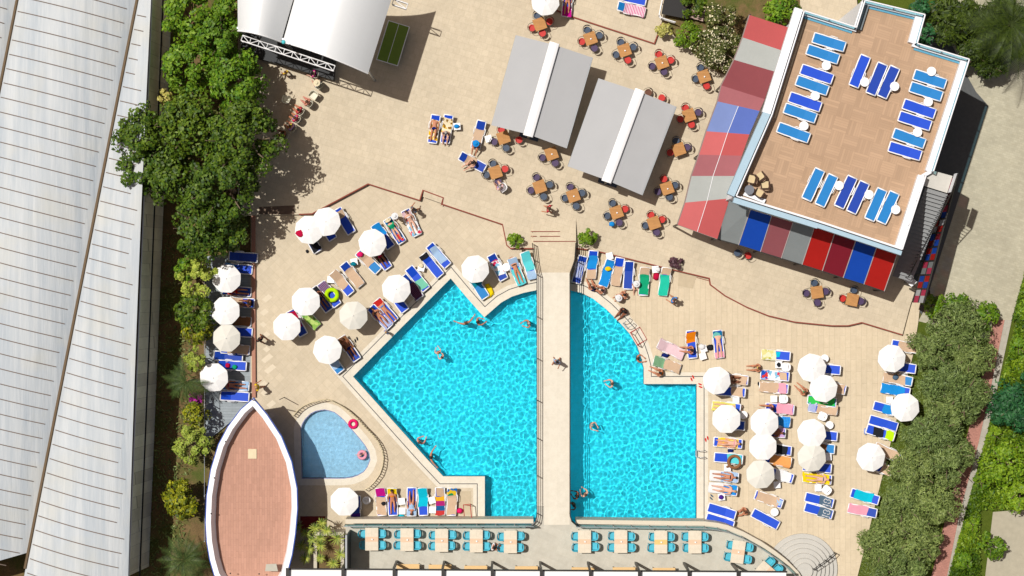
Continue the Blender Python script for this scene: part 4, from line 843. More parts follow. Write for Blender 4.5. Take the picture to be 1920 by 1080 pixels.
for nm, fn in dict(beige=solid((214, 184, 154)), white=solid((240, 240, 240)), cream=solid((240, 226, 190)), aqua=solid((96, 214, 222)), cyan=solid((10, 196, 224)), sky=solid((30, 146, 226)), paleblue=solid((170, 200, 232)), mint=solid((126, 206, 176)), green=solid((22, 168, 120)), seagreen=solid((40, 202, 170)), brightgreen=solid((60, 206, 90)), sage=solid((136, 186, 142)),
                   pink=solid((240, 166, 186)), palepink=solid((238, 206, 212)), hot=solid((232, 34, 110)), magenta=solid((200, 20, 140)), red=solid((222, 50, 46)), crimson=solid((196, 20, 66)), orange=solid((236, 134, 14)), peach=solid((240, 166, 96)), yellow=solid((246, 214, 20)), lemon=solid((232, 224, 120)), lime=solid((190, 236, 20)), black=solid((38, 40, 46)), grey=solid((120, 136, 152)), slate=solid((84, 108, 130)), purple=solid((80, 40, 150)), lilac=solid((206, 170, 220)), brown=solid((150, 104, 70)), navy=solid((24, 40, 110)), teal=solid((10, 130, 150)),
                   yellowprint=printed((240, 190, 40), (250, 236, 200), (150, 110, 40)), blueprint=printed((30, 90, 190), (220, 60, 60), (150, 190, 240), 6), seaprint=printed((140, 200, 230), (250, 250, 250), (220, 60, 90), 5), lemonprint=printed((232, 224, 150), (246, 240, 200), (200, 200, 90), 6), greenprint=printed((150, 190, 90), (190, 214, 120), (110, 160, 80), 6), goldprint=printed((250, 210, 60), (240, 170, 120), (250, 230, 120), 5),
                   bluestripe=stripes((28, 86, 200), (236, 242, 250), 4.5), rainbow=stripes((240, 240, 240), (220, 60, 140), 3.0, 1.57), purpleplaid=plaid((96, 64, 110), (214, 180, 200)), darkplaid=plaid((58, 34, 60), (150, 90, 110)), blueplaid=plaid((20, 110, 200), (90, 190, 230)), ocean=printed((60, 190, 190), (20, 120, 170), (120, 210, 200), 3), multicol=multi([(0, (200, 60, 60)), (.25, (30, 96, 150)), (.5, (176, 36, 116)), (.75, (236, 176, 40))]), parrot=printed((20, 110, 190), (240, 200, 40), (20, 150, 90), 4)).items(): CT[nm] = cloth("cloth_"+nm, fn)
NICE = dict(paleblue="pale blue", brightgreen="bright green", seagreen="sea green", palepink="pale pink", hot="hot pink", yellowprint="yellow patterned", blueprint="blue and red patterned", seaprint="white and pink printed", lemonprint="pale lemon printed", greenprint="green printed", goldprint="golden printed", bluestripe="blue and white striped", rainbow="rainbow striped", purpleplaid="purple checked", darkplaid="dark plum checked", blueplaid="blue checked", ocean="turquoise patterned", multicol="purple, orange and teal banded", parrot="blue, yellow and green patterned", sky="sky blue", slate="grey")
def towel_mesh(y0, y1, w_, raised, wob=.02):
    L = 1.95; yh = .25; ang = math.radians(26 if raised else 3); vs = []; fs = []; ny = max(4, int((y1-y0)/.09)); nx = 9; o1 = random.uniform(-.04, .04); o2 = random.uniform(-.04, .04)
    for j in range(ny+1):
        y = y0+(y1-y0)*j/ny
        for i in range(nx):
            x = -w_/2+w_*i/(nx-1)+o1+(o2-o1)*j/ny+.025*math.sin(y*5+o1*90); ya = y+.03*math.sin(x*7+o2*80)*(1 if j in (0, ny) else 0)
            if ya > yh: yy = yh+(ya-yh)*math.cos(ang); z = .345+(ya-yh)*math.sin(ang)
            else: yy, z = ya, .345
            z += random.uniform(.012, .012+wob); ex = abs(x)-.33
            if ex > 0: z -= ex*1.3
            if yy < -L/2: z -= (-L/2-yy)*1.2
            vs.append((x, yy, z))
    for j in range(ny):
        for i in range(nx-1): a = j*nx+i; fs.append((a, a+1, a+nx+1, a+nx))
    me = bpy.data.meshes.new("towel"); me.from_pydata(vs, [], fs); me.shade_smooth(); return me
# ---------------------------------------------------------------- people
SKINS = dict(tan=plain("skin_tan", (206, 138, 104), .6, .05), fair=plain("skin_fair", (232, 182, 156), .6, .05), dark=plain("skin_dark", (150, 92, 64), .6, .05), pink=plain("skin_pink", (224, 150, 130), .6, .05))
HAIRS = dict(black=plain("hair_black", (38, 30, 28), .6), brown=plain("hair_brown", (92, 62, 42), .6), blond=plain("hair_blond", (186, 150, 96), .6), grey=plain("hair_grey", (176, 170, 164), .6))
def joints(pose):
    r = lambda d: {k: Vector(v) for k, v in d.items()}
    if pose in ("stand", "walk", "wade", "wadein"):
        j = r(dict(pel=(0, 0, .96), spi=(0, .01, 1.14), che=(0, 0, 1.33), nec=(0, -.01, 1.49), hd0=(0, .01, 1.56), hd1=(0, .02, 1.65), hd2=(0, .01, 1.73), shL=(-.18, 0, 1.42), elL=(-.25, -.02, 1.15), wrL=(-.26, .08, .92), hiL=(-.1, 0, .9), knL=(-.11, .03, .5), anL=(-.11, -.02, .09), toL=(-.12, .14, .03)))
    elif pose in ("lie", "lieup", "prone"):
        j = r(dict(pel=(0, 0, .1), spi=(0, .18, .1), che=(0, .38, .11), nec=(0, .55, .09), hd0=(0, .62, .1), hd1=(0, .71, .11), hd2=(0, .79, .11), shL=(-.18, .47, .09), elL=(-.27, .22, .06), wrL=(-.27, -.03, .06), hiL=(-.1, -.06, .09), knL=(-.12, -.48, .09), anL=(-.12, -.88, .06), toL=(-.14, -.95, .15)))
        if pose == "lieup": j["elL"] = Vector((-.36, .62, .08)); j["wrL"] = Vector((-.15, .8, .09))
        if pose == "prone": j["elL"] = Vector((-.36, .6, .06)); j["wrL"] = Vector((-.2, .82, .06)); j["toL"] = Vector((-.1, -1.0, .03))
    elif pose == "sit":
        j = r(dict(pel=(0, 0, .54), spi=(0, -.04, .7), che=(0, -.03, .9), nec=(0, .0, 1.06), hd0=(0, .03, 1.13), hd1=(0, .05, 1.21), hd2=(0, .05, 1.29), shL=(-.18, -.02, .99), elL=(-.25, .06, .74), wrL=(-.18, .28, .66), hiL=(-.1, .05, .52), knL=(-.14, .45, .52), anL=(-.13, .48, .1), toL=(-.14, .64, .03)))
    elif pose == "floor":
        j = r(dict(pel=(0, 0, .1), spi=(0, -.04, .27), che=(0, -.02, .46), nec=(0, .02, .62), hd0=(0, .05, .69), hd1=(0, .08, .77), hd2=(0, .08, .84), shL=(-.18, 0, .55), elL=(-.26, .1, .34), wrL=(-.14, .34, .36), hiL=(-.1, .05, .1), knL=(-.16, .4, .34), anL=(-.13, .72, .06), toL=(-.13, .86, .03)))
    elif pose == "swim":
        j = r(dict(pel=(0, -.2, -.14), spi=(0, 0, -.08), che=(0, .18, -.03), nec=(0, .33, .05), hd0=(0, .38, .08), hd1=(0, .44, .13), hd2=(0, .49, .17), shL=(-.18, .25, .0), elL=(-.42, .36, .0), wrL=(-.62, .5, .0), hiL=(-.1, -.26, -.15), knL=(-.2, -.6, -.16), anL=(-.14, -.98, -.16), toL=(-.14, -1.1, -.18)))
    elif pose == "recline":
        j = joints("lie"); a = math.radians(26)
        for k in list(j):
            v = j[k]; y = v.y+.0
            if y > 0: j[k] = Vector((v.x, y*math.cos(a)-v.z*math.sin(a)*.6, y*math.sin(a)+v.z))
        for k in list(j):
            if k.endswith("R"): del j[k]
    if not any(k.endswith("R") for k in j):
        for k in [k for k in j if k.endswith("L")]: v = j[k]; j[k[:-1]+"R"] = Vector((-v.x, v.y, v.z))
    if pose == "walk":
        j["knR"] += Vector((0, .18, .02)); j["anR"] += Vector((0, .26, 0)); j["toR"] += Vector((0, .26, .03)); j["knL"] += Vector((0, -.02, 0)); j["anL"] += Vector((0, -.3, .05)); j["toL"] += Vector((0, -.28, 0)); j["wrL"] += Vector((-.04, .18, .04)); j["elR"] += Vector((0, -.1, 0)); j["wrR"] += Vector((.04, -.2, .03))
    if pose == "recline" or pose == "lie": j["knR"] += Vector((.02, .06, .2)); j["anR"] += Vector((0, .12, 0)); j["toR"] += Vector((0, .1, -.06))
    if pose == "swim": j["wrR"] += Vector((-.1, -.3, 0))
    if pose == "wadein":
        j["elL"] = Vector((-.26, .16, 1.3)); j["elR"] = Vector((.26, .16, 1.3)); j["wrL"] = Vector((-.1, .36, 1.34)); j["wrR"] = Vector((.2, .4, 1.34))
    if pose == "wade":
        for k in ("elL", "elR", "wrL", "wrR"): s_ = -1 if k[-1] == "L" else 1; j[k] = Vector((s_*(.4 if k[:2] == "el" else .62), .12 if k[:2] == "el" else .3, 1.36))
    return j
RAD = dict(pel=(.165, .12), spi=(.15, .115), che=(.175, .125), nec=(.06, .06), hd0=(.07, .075), hd1=(.09, .1), hd2=(.066, .075), sh=(.078, .075), el=(.054, .054), wr=(.034, .032), hi=(.1, .098), kn=(.07, .07), an=(.045, .048), to=(.038, .032))
EDG = [("pel", "spi"), ("spi", "che"), ("che", "nec"), ("nec", "hd0"), ("hd0", "hd1"), ("hd1", "hd2")]+[e for s_ in "LR" for e in (("che", "sh"+s_), ("sh"+s_, "el"+s_), ("el"+s_, "wr"+s_), ("pel", "hi"+s_), ("hi"+s_, "kn"+s_), ("kn"+s_, "an"+s_), ("an"+s_, "to"+s_))]
def skin(name, pts, edges, rad, root, sub=1):
    me = bpy.data.meshes.new(name); me.from_pydata(pts, edges, []); o = bpy.data.objects.new(name, me); COL.objects.link(o)
    m = o.modifiers.new("s", 'SKIN'); m.branch_smoothing = .6; m.use_smooth_shade = True
    for i, r in enumerate(rad): me.skin_vertices[0].data[i].radius = r
    me.skin_vertices[0].data[root].use_root = True
    if sub: ms = o.modifiers.new("u", 'SUBSURF'); ms.levels = sub; ms.render_levels = sub
    dg = bpy.context.evaluated_depsgraph_get(); dg.update(); r = bpy.data.meshes.new_from_object(o.evaluated_get(dg)); r.name = name; COL.objects.unlink(o); bpy.data.objects.remove(o); r.materials.clear(); r.shade_smooth(); return r
def part_skin(name, j, keys, edges, grow, root):
    ks = keys; pts = [j[k] for k in ks]; rad = [tuple(q+grow for q in RAD[k if k in RAD else k[:-1]]) for k in ks]; return skin(name, pts, [(ks.index(a), ks.index(b)) for a, b in edges], rad, ks.index(root), 1)
BODIES = {}
def bodyset(pose):
    if pose in BODIES: return BODIES[pose]
    j = joints(pose); ks = list(j); pts = [j[k] for k in ks]; rad = [RAD[k if k in RAD else k[:-1]] for k in ks]; ed = [(ks.index(a), ks.index(b)) for a, b in EDG]
    for s_ in "LR":                                            # hands: palm, four fingers, a thumb from the side
        w0 = j["wr"+s_]; d = (w0-j["el"+s_]).normalized(); sd = d.cross(Vector((0, 0, 1))); sd = sd.normalized() if sd.length > .2 else Vector((1, 0, 0)); dn = d.cross(sd).normalized()
        if dn.z > 0: dn = -dn
        pm = w0+d*.07; pts.append(pm); rad.append((.038, .018)); pi_ = len(pts)-1; ed.append((ks.index("wr"+s_), pi_))
        for f in range(4):
            off = sd*((f-1.5)*.021); ll = (.062, .078, .08, .064)[f]; k = len(pts); pts += [pm+off+d*.035, pm+off*1.1+d*(.035+ll*.55)+dn*.008, pm+off*1.1+d*(.035+ll)+dn*.026]; rad += [(.0095,)*2, (.0085,)*2, (.007,)*2]; ed += [(pi_, k), (k, k+1), (k+1, k+2)]
        k = len(pts); ts = -1 if s_ == "L" else 1; pts += [w0+d*.035+sd*.035*ts, w0+d*.075+sd*.055*ts+dn*.01]; rad += [(.012,)*2, (.009,)*2]; ed += [(ks.index("wr"+s_), k), (k, k+1)]
    body = skin("body_"+pose, pts, ed, rad, ks.index("pel"), 1)
    hd = j["hd1"]; up_ = (j["hd2"]-j["hd0"]).normalized(); fw = Vector((0, 0, 1)) if pose in ("lie", "lieup", "recline") else (Vector((0, 0, -1)) if pose == "prone" else Vector((0, 1, 0))); fw = (fw-up_*fw.dot(up_)).normalized(); sd = up_.cross(fw)
    M = Matrix((sd, fw, up_)).transposed(); face = MB()
    def blob(mb, c, s, n=8):
        k = MB().lathe([(.01, -1)]+[(math.cos(a), math.sin(a)) for a in (-1.0, -.5, 0, .5, 1.0)]+[(.01, 1)], n); mb.add([hd+M @ (Vector((v.x*s[0], v.y*s[1], v.z*s[2]))+Vector(c)) for v in k.v], k.f)
    blob(face, (0, .088, .0), (.013, .02, .022)); [blob(face, (sx*.078, 0, .0), (.012, .018, .028)) for sx in (-1, 1)]; blob(face, (0, .07, -.055), (.03, .02, .02))
    eye = MB(); [blob(eye, (sx*.03, .079, .022), (.011, .007, .008), 6) for sx in (-1, 1)]; mouth = MB(); blob(mouth, (0, .083, -.042), (.022, .008, .006), 6)
    hair = MB(); blob(hair, (0, -.014, .04), (.1, .1, .09), 12); hl = MB(); blob(hl, (0, -.018, .035), (.104, .104, .1), 12); blob(hl, (0, -.07, -.09), (.07, .04, .1), 10)
    kk = ["pel", "spi", "hiL", "hiR", "kL", "kR"]; jj = dict(j); jj["kL"] = j["hiL"].lerp(j["knL"], .45); jj["kR"] = j["hiR"].lerp(j["knR"], .45); jj["w"] = j["pel"].lerp(j["spi"], .35); RAD["w"] = (.158, .12); RAD["kL"] = RAD["kR"] = (.09, .09); RAD["sL"] = RAD["sR"] = (.068, .068); RAD["b1"] = (.17, .125); RAD["b0"] = (.168, .128)
    trunks = part_skin("trunks", jj, ["w", "pel", "hiL", "hiR", "kL", "kR"], [("w", "pel"), ("pel", "hiL"), ("pel", "hiR"), ("hiL", "kL"), ("hiR", "kR")], .034, "pel")
    jj["qL"] = j["hiL"].lerp(j["knL"], .08); jj["qR"] = j["hiR"].lerp(j["knR"], .08); RAD["qL"] = RAD["qR"] = (.098, .098)
    brief = part_skin("brief", jj, ["w", "pel", "qL", "qR"], [("w", "pel"), ("pel", "qL"), ("pel", "qR")], .032, "pel")
    jj["b0"] = j["spi"].lerp(j["che"], .55); jj["b1"] = j["che"].lerp(j["nec"], .2); top = part_skin("bikini_top", jj, ["b0", "b1"], [("b0", "b1")], .04, "b0")
    jj["sL"] = j["shL"].lerp(j["elL"], .45); jj["sR"] = j["shR"].lerp(j["elR"], .45); shirt = part_skin("shirt", jj, ["pel", "spi", "che", "shL", "shR", "sL", "sR"], [("pel", "spi"), ("spi", "che"), ("che", "shL"), ("che", "shR"), ("shL", "sL"), ("shR", "sR")], .034, "spi")
    hat = MB(); prof = [(.23, -.0), (.2, .012), (.1, .02), (.095, .09), (.07, .115), (.01, .12)]; kx = MB().lathe(prof, 18); hat.add([hd+M @ (v+Vector((0, 0, .05))) for v in kx.v], kx.f)
    BODIES[pose] = dict(body=body, face=mesh_of(face, "face_parts", SKINS["tan"], True), eyes=mesh_of(eye, "eyes", HAIRS["black"]), mouth=mesh_of(mouth, "mouth", plain("lips", (190, 100, 90), .5)), hair=mesh_of(hair, "hair", HAIRS["black"], True), long=mesh_of(hl, "long_hair", HAIRS["black"], True), trunks=trunks, brief=brief, top=top, shirt=shirt, hat=mesh_of(hat, "hat", CT["cream"])); return BODIES[pose]
def person(loc, rot, pose, label, skin_="tan", hair="black", wear="trunks:navy", scale=1.0, hat=None, long=False, group=None):
    B = bodyset(pose); me = B["body"].copy() if False else B["body"]
    if not me.materials: me.materials.append(SKINS["tan"])
    o = bpy.data.objects.new("person", me); COL.objects.link(o); o.location = loc; o.rotation_euler = (0, 0, rot); o.scale = (scale,)*3; o.material_slots[0].link = 'OBJECT'; o.material_slots[0].material = SKINS[skin_]; tag(o, label, "person", group)
    def ch(nm, me, mat):
        if not me.materials: me.materials.append(mat)
        c = bpy.data.objects.new(nm, me); COL.objects.link(c); c.parent = o; c.material_slots[0].link = 'OBJECT'; c.material_slots[0].material = mat; return c
    ch("face", B["face"], SKINS[skin_]); ch("eyes", B["eyes"], HAIRS["black"]); ch("mouth", B["mouth"], MATS["lips"]); ch("hair", B["long" if long else "hair"], HAIRS[hair])
    for w_ in wear.split(","):
        if w_: k, c = w_.split(":"); nm = {"trunks": "swim_trunks", "brief": "swim_brief", "top": "bikini_top", "shirt": "shirt"}[k]; ch(nm, B[k], CT[c])
    if hat: ch("hat", B["hat"], CT[hat])
    return o
# ================================================================ PLACING THINGS
NB = {id(BLUE): "royal blue", id(LBLUE): "light blue", id(NAVY): "deep blue"}
GL = "sun loungers around the pool"
def lng(hx, hy, fx, fy, ref, col=BLUE, raised=True, tw=(), pp=None, base=0.0, sc=1.0, group=GL):
    k = base+.35; h, f = P(hx, hy, k), P(fx, fy, k); c = (h+f)/2; d = (h-f).normalized(); rot = math.atan2(-d.x, d.y)
    (LR if raised else LF).put((c.x, c.y, base), rot, f"{NB[id(col)]} sun lounger {ref}", "sun lounger", group, {"seat": col, "backrest": col} if col is not BLUE else None, sc)
    for t in tw:
        nm, y0, y1 = t[:3]; w_ = t[3] if len(t) > 3 else .62
        o = bpy.data.objects.new("towel", towel_mesh(y0, y1, w_, raised)); o.data.materials.append(CT[nm]); COL.objects.link(o); o.location = (c.x, c.y, base+.0); o.rotation_euler = (0, 0, rot); o.scale = (sc,)*3
        tag(o, f"{NICE.get(nm, nm)} towel {ref}", "towel", "towels laid over loungers")
    if pp:
        pose, skn, hr, wr, lab = pp[:5]; kw = pp[5] if len(pp) > 5 else {}; dy = kw.pop("dy", .12); fl = kw.pop("flip", 0); kw.pop("dz", 0); q = c+Vector((d.x, d.y, 0))*dy; zz = .36 if pose in ("lie", "lieup", "recline", "prone") else (.33 if pose == "floor" else -.12)
        person((q.x, q.y, base+zz), rot+(PI if fl else 0)+kw.pop("rot", 0), pose, f"{lab} {ref}", skn, hr, wr, **kw)
    return c, rot
def at(px, py, zi, zb): p = P(px, py, zi); return (p.x, p.y, zb)
def stable(px, py, label, base=0.0, rnd=False, rot=None): return (TRND if rnd else TSIDE).put(at(px, py, base+.42, base), random.uniform(-.3, .3) if rot is None else rot, label, "table", "small white tables between loungers", None, 1.08)
# umbrellas
ul = [(1022, 4, "white umbrella at the top edge above the brick trim", 0, .46), (613, 415, "white umbrella overlapping another, by the terrace step", 0, 0), (580, 433, "shaded white umbrella half under its neighbour by the brown steps", 0, -.05), (697, 455, "white umbrella left of the crowded loungers, above the plaid towel", 0, 0), (742, 540, "white umbrella closest to the slanting upper pool edge", 0, 0),
      (572, 565, "white umbrella beside the lime swim ring", 0, 0), (538, 612, "white umbrella above the crimson towel, nearest the terracotta kerb", 0, 0), (661, 592, "cream umbrella standing alone beside the pool's left corner", 1, 0), (615, 658, "white umbrella above the left corner of the pool", 0, 0), (890, 503, "white umbrella beside the yellow float", 0, 0),
      (423, 521, "white umbrella with leaf shadows, topmost of the left terrace", 0, 0), (423, 584, "white umbrella second from the top on the left terrace", 0, 0), (424, 635, "cream umbrella third from the top on the left terrace", 1, 0), (402, 706, "white umbrella by the boat bow, lowest of the left terrace", 0, 0), (647, 943, "white umbrella between the kids pool and the dining terrace", 0, 0),
      (1343, 714, "white umbrella at the pool corner with scattered red sandals", 0, 0), (1363, 788, "white umbrella over the lime towel by the pool", 0, 0), (1432, 791, "white umbrella of the middle column, topmost", 0, 0), (1433, 838, "white umbrella of the middle column, second, touching the first", 0, 0), (1428, 891, "cream umbrella of the middle column, lowest", 1, 0),
      (1522, 692, "white umbrella overlapping the one with the green towel", 0, 0), (1547, 727, "white umbrella above the bright green towel", 0, .08), (1525, 814, "white umbrella touching the cream one above the yellow towel", 0, 0), (1522, 859, "cream umbrella above the yellow towelled lounger", 1, 0), (1672, 674, "white umbrella in the upper corner by the olive trees", 0, 0), (1697, 763, "white umbrella on the lawn edge, among the blue loungers", 0, 0), (1633, 857, "white umbrella alone between the lime cloth and the cyan lounger", 0, 0)]
for i, (x, y, lab, cr, zb) in enumerate(ul):
    e_ = UM.put(at(x, y, 2.25+zb, zb if zb > 0 else 0), random.uniform(-.25, .25), lab, "umbrella", "octagonal umbrellas around the pool", {"canopy": UMBO, "valance": UMBO} if cr else None, .99+(.03 if i % 3 else 0)+zb*.02); e_.rotation_euler.x = random.uniform(-.035, .035); e_.rotation_euler.y = random.uniform(-.035, .035)
# ---------------------------------------------------------------- loungers
# upper terrace
lng(818, 214, 810, 269, "left of the close pair on the upper terrace", tw=[("yellowprint", -.75, .62)], pp=("lie", "tan", "brown", "trunks:navy", "sunbathing man"), base=U)
lng(842, 214, 834, 269, "right of the close pair on the upper terrace", tw=[("yellowprint", -.3, .75)], pp=("floor", "fair", "grey", "trunks:slate", "woman bent forward", dict(dy=-.25, flip=1, long=True)), base=U)
stable(857, 237, "small table with a sky blue bag beside the close pair", U)
lng(904, 226, 891, 278, "beside the corner of the first grey canopy", NAVY, tw=[("beige", -.55, .35)], pp=("floor", "tan", "grey", "shirt:sky,trunks:teal", "person in a blue hat sitting", dict(dy=-.6, flip=1, hat="sky")), base=U)
stable(916, 260, "white table between a blue lounger and the canopy corner", U)
lng(863, 292, 908, 316, "below the close pair, touching a wooden table", NAVY, tw=[("beige", -.25, .5)], pp=("floor", "fair", "black", "brief:black,top:black", "black haired woman leaning over", dict(dy=-.1, rot=1.0, long=True)), base=U)
# left group
lng(632, 392, 659, 436, "under the topmost umbrella of the left group", tw=[("beige", .25, .8)]); lng(596, 404, 624, 448, "whose foot shows between the two overlapped umbrellas")
lng(570, 425, 596, 472, "with a black towel by the brown steps", raised=False, tw=[("black", -.9, .5)]); lng(703, 422, 732, 462, "left of the woman in green", NAVY, tw=[("sky", 0, .95)])
lng(726, 410, 754, 454, "under the woman in green", LBLUE, tw=[("blueprint", -.9, -.2, .5)], pp=("recline", "fair", "blond", "shirt:green,brief:black", "woman in green with straw hat", dict(hat="cream")))
lng(760, 394, 782, 440, "at the end of the crowded row", NAVY, tw=[("palepink", .4, .85), ("seaprint", -.9, .3, .75)], pp=("recline", "fair", "brown", "brief:white,top:white", "reclining woman"))
person(at(741, 405, 1.5, 0), 2.2, "stand", "person in a wide white hat standing beside the woman in green", "fair", "brown", "shirt:white,trunks:white", hat="white")
person(at(776, 393, 1.3, 0), -.8, "walk", "person in grey walking away from the crowded row of loungers", "tan", "black", "shirt:slate,trunks:black")
lng(668, 468, 713, 512, "with a hot pink bag on it", LBLUE, tw=[("beige", -.3, .62)]); lng(700, 462, 726, 500, "in the shade behind the hot pink bag", tw=[("black", -.4, .6)], pp=("lie", "dark", "black", "trunks:crimson", "shaded man lying"))
lng(642, 492, 678, 537, "left of the teal bag table", NAVY, tw=[("beige", -.95, .45)]); lng(623, 508, 659, 552, "second beige one beside the grey table", tw=[("beige", -.4, .97)])
lng(600, 528, 634, 574, "under the lime swim ring", tw=[("purpleplaid", .1, .9)]); lng(586, 538, 618, 583, "in the shadow left of the swim ring", NAVY, tw=[("black", 0, .9)], pp=("lie", "dark", "black", "trunks:navy", "person in the shadow"))
lng(560, 574, 594, 612, "below the umbrella with the green printed towel", tw=[("greenprint", -.98, .9)]); lng(544, 582, 569, 628, "with the crimson towel by its umbrella", NAVY, tw=[("crimson", -.35, .85, .5)])
stable(664, 491, "small grey shaded table with a teal bag", 0); stable(620, 524, "small grey table between plaid and beige towels", 0)
lng(803, 457, 841, 500, "nearest the pool's upper left apex", tw=[("paleblue", -.6, .7, .5)]); lng(790, 474, 828, 520, "with a black towel at its head near the pool apex", tw=[("black", .6, .97)]); stable(790, 502, "small table holding a grey basket beside the mint towel", 0)
lng(764, 499, 801, 545, "with a mint towel at its foot", tw=[("mint", -.8, -.1)]); lng(752, 514, 790, 562, "beside the umbrella with the dark plum towel", NAVY, tw=[("darkplaid", -.9, .2)]); lng(728, 540, 760, 583, "whose foot peeks out below the pool edge umbrella")
lng(702, 558, 744, 606, "under the woman in a blue bikini", tw=[("red", .35, .95)], pp=("lieup", "tan", "black", "brief:sky,top:sky", "woman in blue bikini sunbathing", dict(dy=.0)))
lng(694, 574, 731, 614, "beside the cream umbrella", tw=[("bluestripe", -.9, -.2)], pp=("recline", "tan", "black", "top:black,brief:yellow", "woman holding a yellow bag"))
lng(640, 632, 669, 674, "right of the umbrella at the pool's left corner", NAVY, tw=[("brown", -.1, .95)], pp=("recline", "dark", "brown", "trunks:navy", "woman resting in umbrella shade")); lng(608, 656, 638, 696, "below the umbrella at the pool's left corner", LBLUE, tw=[("paleblue", -.6, 0)])
person(at(724, 623, 1.0, 0), 2.4, "stand", "child in blue and white standing on the pool edge", "fair", "blond", "shirt:bluestripe,trunks:navy", .7); person(at(487, 636, 1.4, .1), -2.4, "walk", "person dressed in black walking beside the terracotta kerb", "dark", "black", "shirt:black,trunks:black")
person(at(482, 726, 1.3, .1), -1.2, "walk", "person in yellow walking by the boat bow", "tan", "blond", "shirt:yellow,trunks:cream")
# left terrace (heads to the left, level with the picture)
for x, y, col, tw, ref, pp in [(456, 482, NAVY, [], "under the hedge, topmost on the left terrace", None), (446, 504, BLUE, [("sky", .2, .9)], "beside the leafy shadowed umbrella", None), (444, 546, NAVY, [], "under the person in red", ("recline", "tan", "black", "shirt:red,trunks:red", "person in red reclining")),
                               (450, 567, BLUE, [("beige", -.2, .6)], "under the seated person in black", ("floor", "dark", "black", "shirt:black,trunks:black", "person in black crouched", dict(dy=-.75))), (444, 602, NAVY, [("brown", -.9, .6)], "in the shade between the second and third umbrellas", None), (446, 622, BLUE, [], "with a blue foot beside the cream left umbrella", None),
                               (441, 655, BLUE, [("beige", -.9, .5)], "below the cream left umbrella", None), (428, 668, NAVY, [], "mostly hidden below the beige one on the left terrace", None), (435, 685, BLUE, [], "holding two coloured sun hats", None), (440, 723, LBLUE, [("paleblue", -.9, -.2)], "under the shaded woman beside the lowest left umbrella", ("recline", "tan", "brown", "brief:crimson,top:crimson", "shaded woman lying")), (440, 743, BLUE, [], "at the boat bow, lowest on the left terrace", None)]:
    lng(x-27, y-2, x+27, y+2, ref, col, tw=tw, pp=pp)
# top centre pool edge
lng(920, 477, 945, 524, "with the pink and white towel right of the umbrella", NAVY, tw=[("seaprint", -.6, .45), ("hot", .2, .5, .4)]); stable(949, 501, "white table between the pink towel and the sunbathing woman", 0, True)
lng(959, 485, 978, 532, "under the woman sunbathing on pale blue", tw=[("paleblue", .3, .98), ("aqua", -.97, .2)], pp=("lieup", "tan", "brown", "brief:black,top:black", "woman sunbathing", dict(dy=.1))); lng(983, 473, 999, 521, "next to the bridge ramp, all aqua", tw=[("aqua", -.4, .95), ("paleblue", -.98, -.4)]); lng(883, 516, 909, 556, "beside the yellow float", LBLUE, tw=[("teal", .0, .9)])
lng(1094, 479, 1080, 531, "with white stripes right under the bridge", NAVY, tw=[("bluestripe", -.6, .55, .5)]); lng(1113, 467, 1108, 524, "sky towelled, below the ramp bush", tw=[("sky", -.3, .6), ("beige", -.97, -.35)])
lng(1146, 484, 1130, 539, "with a yellow and white bag on it", LBLUE, tw=[("sky", -.9, .8)]); stable(1143, 480, "white table at the heads of the loungers below the step", 0)
lng(1163, 480, 1153, 537, "beige covered, third right of the ramp bush", tw=[("beige", -.97, .35)]); lng(1180, 488, 1177, 543, "plain blue, beside the person in a white hat", NAVY)
lng(1209, 499, 1206, 555, "under the darker green towel", tw=[("beige", .45, .95), ("green", -.9, .45)]); lng(1250, 499, 1242, 556, "under the lighter green towel", tw=[("beige", .45, .95), ("seagreen", -.95, .45)]); stable(1229, 505, "white table heaped with bags between the two green towels", 0)
person(at(1194, 530, 1.0, 0), PI, "floor", "person in a white sun hat sitting beside the green towel", "fair", "brown", "shirt:paleblue,brief:white", hat="white")
for x, y, r, pose, sk, hr, wr, lab, kw in [(1112, 541, .4, "floor", "tan", "black", "brief:navy,top:navy", "woman seated at the pool edge by the bridge", {}), (1131, 545, 1.2, "floor", "tan", "black", "top:palepink,brief:palepink", "woman in pink seated at the pool edge", {}), (1158, 560, -1, "floor", "fair", "grey", "shirt:white,trunks:white", "person under a big pale hat at the pool edge", dict(hat="white")), (1173, 552, 2, "floor", "tan", "black", "trunks:orange", "bare backed person seated behind the pale hat", {}),
                                         (1171, 582, 2.4, "floor", "dark", "black", "shirt:black,trunks:black", "person in black seated on the curved pool edge", {}), (1262, 562, .8, "walk", "tan", "brown", "shirt:sky,trunks:sky", "person in sky blue walking past the green towels", {}), (1240, 700, 1.2, "floor", "tan", "black", "brief:black,top:orange", "person leaning at the inner pool corner below the sage towel", {}),
                                         (1400, 958, 2, "floor", "tan", "brown", "trunks:brown", "tanned person sitting on the deck between the plain blue loungers", {}), (1425, 690, 1.6, "floor", "tan", "brown", "brief:lemon", "bare backed person sitting below the lemon towel", {}), (1511, 737, .8, "floor", "tan", "brown", "brief:green,top:brown", "tanned person sitting beside the bright green towel", {})]:
    person(at(x, y, .6, 0), r, pose, lab, sk, hr, wr, **kw)
person(at(1044, 678, T+1.3, T), 2.6, "walk", "person in blue and white crossing the footbridge", "tan", "black", "shirt:paleblue,trunks:navy")
person(at(1029, 391, U+1.3, U), 1.2, "walk", "red topped person walking below the wooden tables", "tan", "brown", "shirt:crimson,trunks:black"); person(at(938, 352, U+.9, U), .6, "sit", "pale person seated below the wooden table near the loungers", "fair", "grey", "shirt:palepink,trunks:lilac"); SHW.put(at(942, 352, .7, U), 2.2, "white armchair under the pale seated person", "chair")
